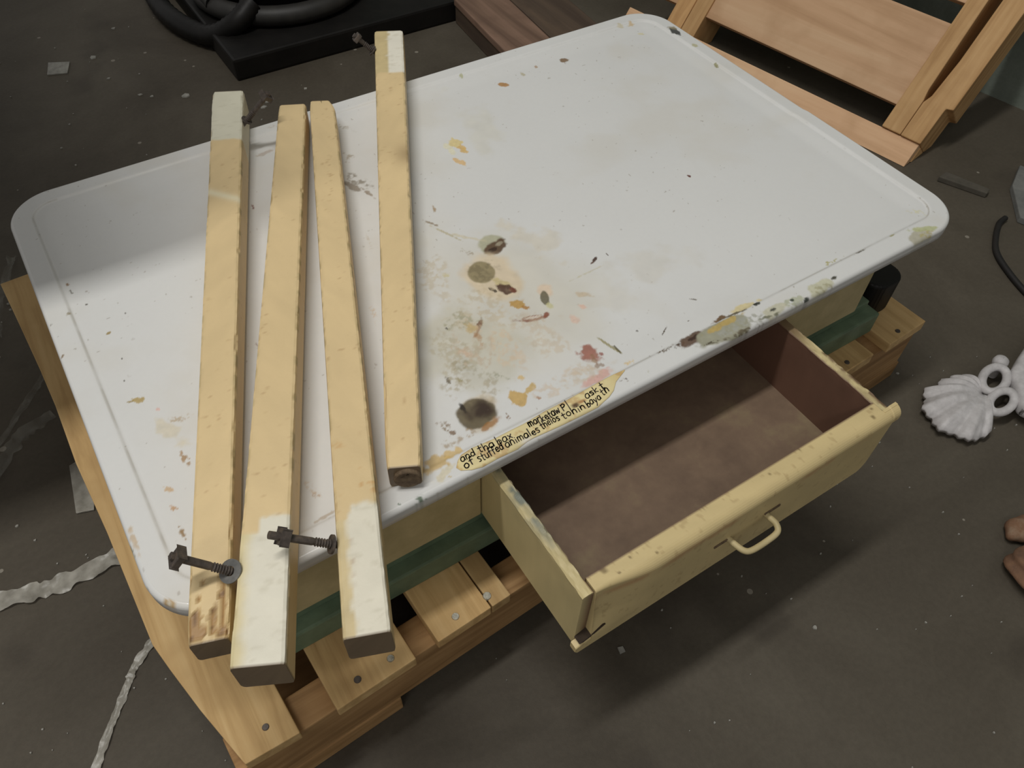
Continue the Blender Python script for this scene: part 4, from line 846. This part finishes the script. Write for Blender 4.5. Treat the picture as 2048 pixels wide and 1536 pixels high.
# black vacuum on a dark slab
tag(part('rubber_slab', *box(.480, 1.16, 1.345, 2.05, F, F+.05, .006), M['black']), 'flat black slab on the floor under the vacuum cleaner', 'slab')
vac = thing('vacuum_cleaner', 'black round vacuum cleaner standing behind the table', 'vacuum cleaner', (.70, 1.62, F+.05))
ring = [(.70+.19*math.cos(t), 1.615+.19*math.sin(t), F+.073) for t in np.linspace(0, 2*math.pi, 49)[:-1]]
part('base_ring', *tube(ring, .022, 12, close=True), M['dark_grey'], vac, True)
lv, lf = [], []
prf = [(.001,.052),(.15,.052),(.172,.07),(.172,.20),(.178,.205),(.178,.235),(.165,.25),(.10,.31),(.001,.33)]
for i, (r, z) in enumerate(prf):
    for k in range(36):
        a = 2*math.pi*k/36; lv.append((.72+r*math.cos(a), 1.64+r*math.sin(a), F+z))
for i in range(len(prf)-1):
    for k in range(36): lf.append([i*36+k, i*36+(k+1) % 36, (i+1)*36+(k+1) % 36, (i+1)*36+k])
part('tank', lv, lf, M['black'], vac, True)
hs = smooth_path([(.64,1.95,F+.30),(.54,1.96,F+.16),(.455,1.88,F+.05),(.432,1.755,F+.026),(.442,1.62,F+.026),(.485,1.515,F+.03),(.535,1.46,F+.07),(.585,1.47,F+.10)], 10)
part('hose', *tube(hs, [.0225+.0022*(i % 2) for i in range(len(hs))], 12), M['black'], vac, True)
sp_ = smooth_path([(.60,1.80,F+.22),(.545,1.72,F+.15),(.515,1.64,F+.10),(.52,1.55,F+.08)], 8)
part('strap', *tube(sp_, .022, 10), M['dark_grey'], vac, True)

# ornament, white painted casting
orn = thing('iron_ornament', 'white painted cast ornament with fluted fan on the floor at right', 'ornament', (1.12, -.12, F))
hub = np.array([1.127, -.1150])
FO = np.array([(1.148,-.089),(1.136,-.072),(1.115,-.065),(1.091,-.063),(1.062,-.062),(1.043,-.074),(1.030,-.090),(1.023,-.108),(1.025,-.126),(1.033,-.142),(1.043,-.153),(1.053,-.165),(1.085,-.163),(1.107,-.147)])-hub
angs = np.arctan2(FO[:,1], FO[:,0]) % (2*math.pi); rads = np.hypot(FO[:,0], FO[:,1])
V, Fc = [], []; na, nr2 = 91, 12
for s_, zoff in ((0, 0), (1, -.010)):
    for i in range(na):
        t = i/(na-1); a = angs[0]+(angs[-1]-angs[0])*t; R_ = float(np.interp(a, angs, rads))
        fl_ = math.cos(t*math.pi*2*8.5)
        R2 = R_*(1+.045*fl_+.02*math.sin(i*1.7))
        for j in range(nr2):
            q = j/(nr2-1); r = .003+(R2-.003)*q
            z = F+.026+.012*math.sin(q*math.pi*.9)-.012*q*q+.0028*fl_*q+zoff*(1-.3*q)
            V.append((hub[0]+r*math.cos(a), hub[1]+r*math.sin(a), z))
for s_ in (0, 1):
    for i in range(na-1):
        for j in range(nr2-1):
            b0 = s_*na*nr2; q = [b0+i*nr2+j, b0+i*nr2+j+1, b0+(i+1)*nr2+j+1, b0+(i+1)*nr2+j]
            Fc.append(q if s_ == 0 else q[::-1])
top_, bot_ = (lambda i, j: i*nr2+j), (lambda i, j: na*nr2+i*nr2+j)
for i in range(na-1):
    for j in (0, nr2-1):
        q = [top_(i,j), top_(i+1,j), bot_(i+1,j), bot_(i,j)]; Fc.append(q if j == 0 else q[::-1])
for j in range(nr2-1):
    for i in (0, na-1):
        q = [top_(i,j), top_(i,j+1), bot_(i,j+1), bot_(i,j)]; Fc.append(q if i else q[::-1])
part('fan', V, Fc, M['white_iron'], orn, True)
def oval(cx, cy, a, b, ang, z, r):
    return tube([(cx+a*math.cos(t)*math.cos(ang)-b*math.sin(t)*math.sin(ang), cy+a*math.cos(t)*math.sin(ang)+b*math.sin(t)*math.cos(ang), z+.004*math.cos(t)) for t in np.linspace(0, 2*math.pi, 33)[:-1]], r, 10, close=True)
part('scroll', *oval(1.158, -.1080, .0260, .0160, .28, F+.032, .0068), M['white_iron'], orn, True)
part('scroll', *oval(1.132, -.1410, .0235, .0140, .12, F+.030, .0066), M['white_iron'], orn, True)
kb = [(0.0004,.012),(.006,.0118),(.0105,.008),(.012,.002),(.0105,-.004),(.008,-.012),(.0085,-.028)]
lv, lf = [], []
for r, z in kb:
    for k in range(18): lv.append((1.197+r*math.cos(2*math.pi*k/18), -.0905+r*math.sin(2*math.pi*k/18), F+.030+z))
for i in range(len(kb)-1):
    for k in range(18): lf.append([i*18+k, (i+1)*18+k, (i+1)*18+(k+1) % 18, i*18+(k+1) % 18])
part('knob', lv, lf, M['white_iron'], orn, True)
stem = [(1.186,-.112),(1.203,-.108),(1.224,-.101),(1.283,-.085),(1.366,-.084),(1.300,-.175),(1.200,-.215),(1.156,-.200),(1.143,-.176),(1.140,-.163),(1.160,-.145),(1.174,-.126)]
part('stem', *prism(stem, F+.016, F+.044, .009, 'xyz', 4), M['white_iron'], orn, True)

# rusty lump cut by the right edge of the picture
bm = bmesh.new(); bmesh.ops.create_icosphere(bm, subdivisions=4, radius=1)
for v in bm.verts:
    p = v.co.copy(); n_ = 1+.16*math.sin(p.x*4.1+1)*math.cos(p.y*3.3)+.08*math.sin(p.z*7+p.x*5)
    v.co = Vector((.950+p.x*.046*n_, -.345+p.y*.040*n_, F+.019+max(p.z*.022*n_, -.019)))
rv, rf = from_bm(bm)
bm = bmesh.new(); bmesh.ops.create_icosphere(bm, subdivisions=3, radius=1)
for v in bm.verts:
    p = v.co.copy(); n_ = 1+.12*math.sin(p.x*5)*math.cos(p.y*4)
    v.co = Vector((.982+p.x*.026*n_, -.290+p.y*.017*n_, F+.0125+p.z*.0125*n_))
r2 = from_bm(bm)
tag(part('rusty_lump', *merge((rv, rf), r2), M['rust'], None, True), 'orange brown rusty lump on the floor at the right edge', 'scrap')

# cable and scraps at right
cp = smooth_path([(1.556,.143,F+.006),(1.530,.138,F+.006),(1.490,.116,F+.006),(1.455,.089,F+.006),(1.430,.049,F+.006),(1.408,-.005,F+.006),(1.39,-.08,F+.006)], 8)
tag(part('cable', *tube(cp, .0055, 8), M['cable'], None, True), 'thin black cable curving on the floor near the wall', 'cable')
tag(part('board_scrap', *prism([(1.572,.126),(1.585,.085),(1.75,.12),(1.72,.23),(1.648,.197)], F, F+.014, .002), M['grey_bit']), 'grey board scrap on the floor at the right edge by the cable', 'scrap')
tag(part('wood_offcut', *prism([(1.545,.292),(1.583,.206),(1.600,.212),(1.572,.296)], F, F+.012, .002), M['dull']), 'dark narrow wood offcut on the floor beyond the table corner', 'offcut')

# plastic strips and film at left
def ribbon(pts, wd, lift=.002, fold=.004, seed=1):
    P3 = smooth_path(pts, 14); V, Fc = [], []; m = 7
    for i, p in enumerate(P3):
        a = P3[max(i-1,0)]; b = P3[min(i+1,len(P3)-1)]; t = (b-a); t.z = 0; t.normalize(); nn = Vector((-t.y, t.x, 0))
        w2 = wd*(.75+.5*float(vnoise(np.array([i*.35]), np.array([seed*1.0]), seed)[0]))
        for k in range(m):
            s = k/(m-1)-.5
            z = lift+fold*float(vnoise(np.array([i*.45]), np.array([k*.9]), seed+3)[0])*(.4+abs(s))
            V.append(tuple(p+nn*w2*s+Vector((0,0,z))))
    for i in range(len(P3)-1):
        for k in range(m-1): Fc.append([i*m+k, i*m+k+1, (i+1)*m+k+1, (i+1)*m+k])
    return V, Fc
tag(part('plastic_strip', *ribbon([(-.27,.345,F),(-.225,.338,F),(-.18,.328,F),(-.150,.320,F),(-.115,.318,F),(-.060,.320,F),(-.02,.33,F)], .024, .001, .006, 4), M['strip'], None, True), 'crumpled white plastic strip running level from the left edge', 'plastic strip', 'plastic strips on the floor')
tag(part('plastic_strip', *ribbon([(-.185,.030,F),(-.157,.072,F),(-.135,.103,F),(-.116,.127,F),(-.098,.150,F),(-.088,.163,F),(-.062,.182,F),(-.03,.20,F)], .010, .001, .004, 9), M['strip'], None, True), 'thin white plastic strip slanting up from the bottom edge', 'plastic strip', 'plastic strips on the floor')
tag(part('plastic_film', *ribbon([(-.22,.53,F),(-.165,.578,F),(-.123,.628,F),(-.085,.672,F),(-.05,.71,F)], .010, .001, .006, 13), M['film'], None, True), 'clear plastic film shred on the floor at left edge, slanting up to the pallet', 'plastic film', 'clear film shreds')
tag(part('plastic_film', *ribbon([(-.20,.50,F),(-.15,.562,F),(-.12,.588,F),(-.08,.60,F)], .022, .001, .008, 17), M['film'], None, True), 'wide clear film shred on the floor below the other one at left', 'plastic film', 'clear film shreds')
tag(part('plastic_film', *ribbon([(-.12,.80,F),(-.105,.87,F),(-.085,.925,F),(-.06,.99,F)], .014, .001, .012, 19), M['film'], None, True), 'clear film shred on the floor at left edge beside the far pallet board', 'plastic film', 'clear film shreds')
tag(part('plastic_scrap', *prism([(-.094,.412),(-.072,.405),(-.055,.47),(-.060,.50),(-.083,.495)], F+.001, F+.004, .0005), M['strip']), 'small white plastic piece poking out beside the left pallet board', 'scrap')
tag(part('paper_scrap', *prism([(.128,1.580),(.168,1.566),(.184,1.612),(.142,1.632)], F, F+.003, .0006), M['paper']), 'torn pale paper scrap lying on the floor at upper left', 'paper')
rg = random.Random(11)
def flakes(n, spots):
    V, Fc = [], []
    for (x, y, r) in spots:
        k = rg.randint(4, 6); a0 = rg.random()*6; b = len(V)
        ring_ = [(x+r*rg.uniform(.5,1.1)*math.cos(a0+2*math.pi*i/k), y+r*rg.uniform(.4,1)*math.sin(a0+2*math.pi*i/k)) for i in range(k)]
        V += [(p[0], p[1], F+.0002) for p in ring_]+[(p[0]*.9+x*.1, p[1]*.9+y*.1, F+.0022) for p in ring_]
        Fc.append([b+k+i for i in range(k)]); Fc.append([b+i for i in range(k)][::-1])
        for i in range(k): Fc.append([b+i, b+(i+1) % k, b+k+(i+1) % k, b+k+i])
    return V, Fc
spots = [(.396,1.65,.008),(.363,1.347,.012),(.597,1.243,.006),(.233,1.608,.009),(.419,-.130,.009),(.644,-.237,.004),(1.10,.02,.009),(1.07,-.01,.004),(.24,1.50,.006),(.28,1.40,.006),(.30,1.38,.005),(.49,1.22,.008),(.503,1.235,.005),(-.165,.435,.003),(-.15,.40,.003),(.31,1.72,.006)]
spots += [(rg.uniform(-.25,.5), rg.uniform(.5,1.9), rg.uniform(.0012,.003)) for _ in range(70)]+[(rg.uniform(.25,1.3), rg.uniform(-.45,0), rg.uniform(.0008,.002)) for _ in range(70)]+[(rg.uniform(-.25,.05), rg.uniform(-.02,.35), rg.uniform(.0008,.002)) for _ in range(40)]
spots = [q for q in spots if not (q[0] > .38 and q[1] > 1.3)]
tag(part('paint_flake', *flakes(0, spots), M['paper']), 'scattered small pale paint flakes and grit on the concrete floor', 'paint flakes', kind='stuff')

# ================================================================== unseen bench added out of view to shade the table's back corner and floor
wb = thing('shadow_caster', 'unseen timber shadow caster added beyond the left edge, above the table corner', 'shadow_caster', (-.8, .85, F))
part('caster_top', *box(-1.75, .112, .419, 1.60, .665, .700, .003), M['dark_wood'], wb)
for x in (-1.7, -.75):
    for y in (.47, 1.55): part('leg', *box(x-.04, x+.04, y-.03, y+.03, F, .665, .003), M['dark_wood'], wb)
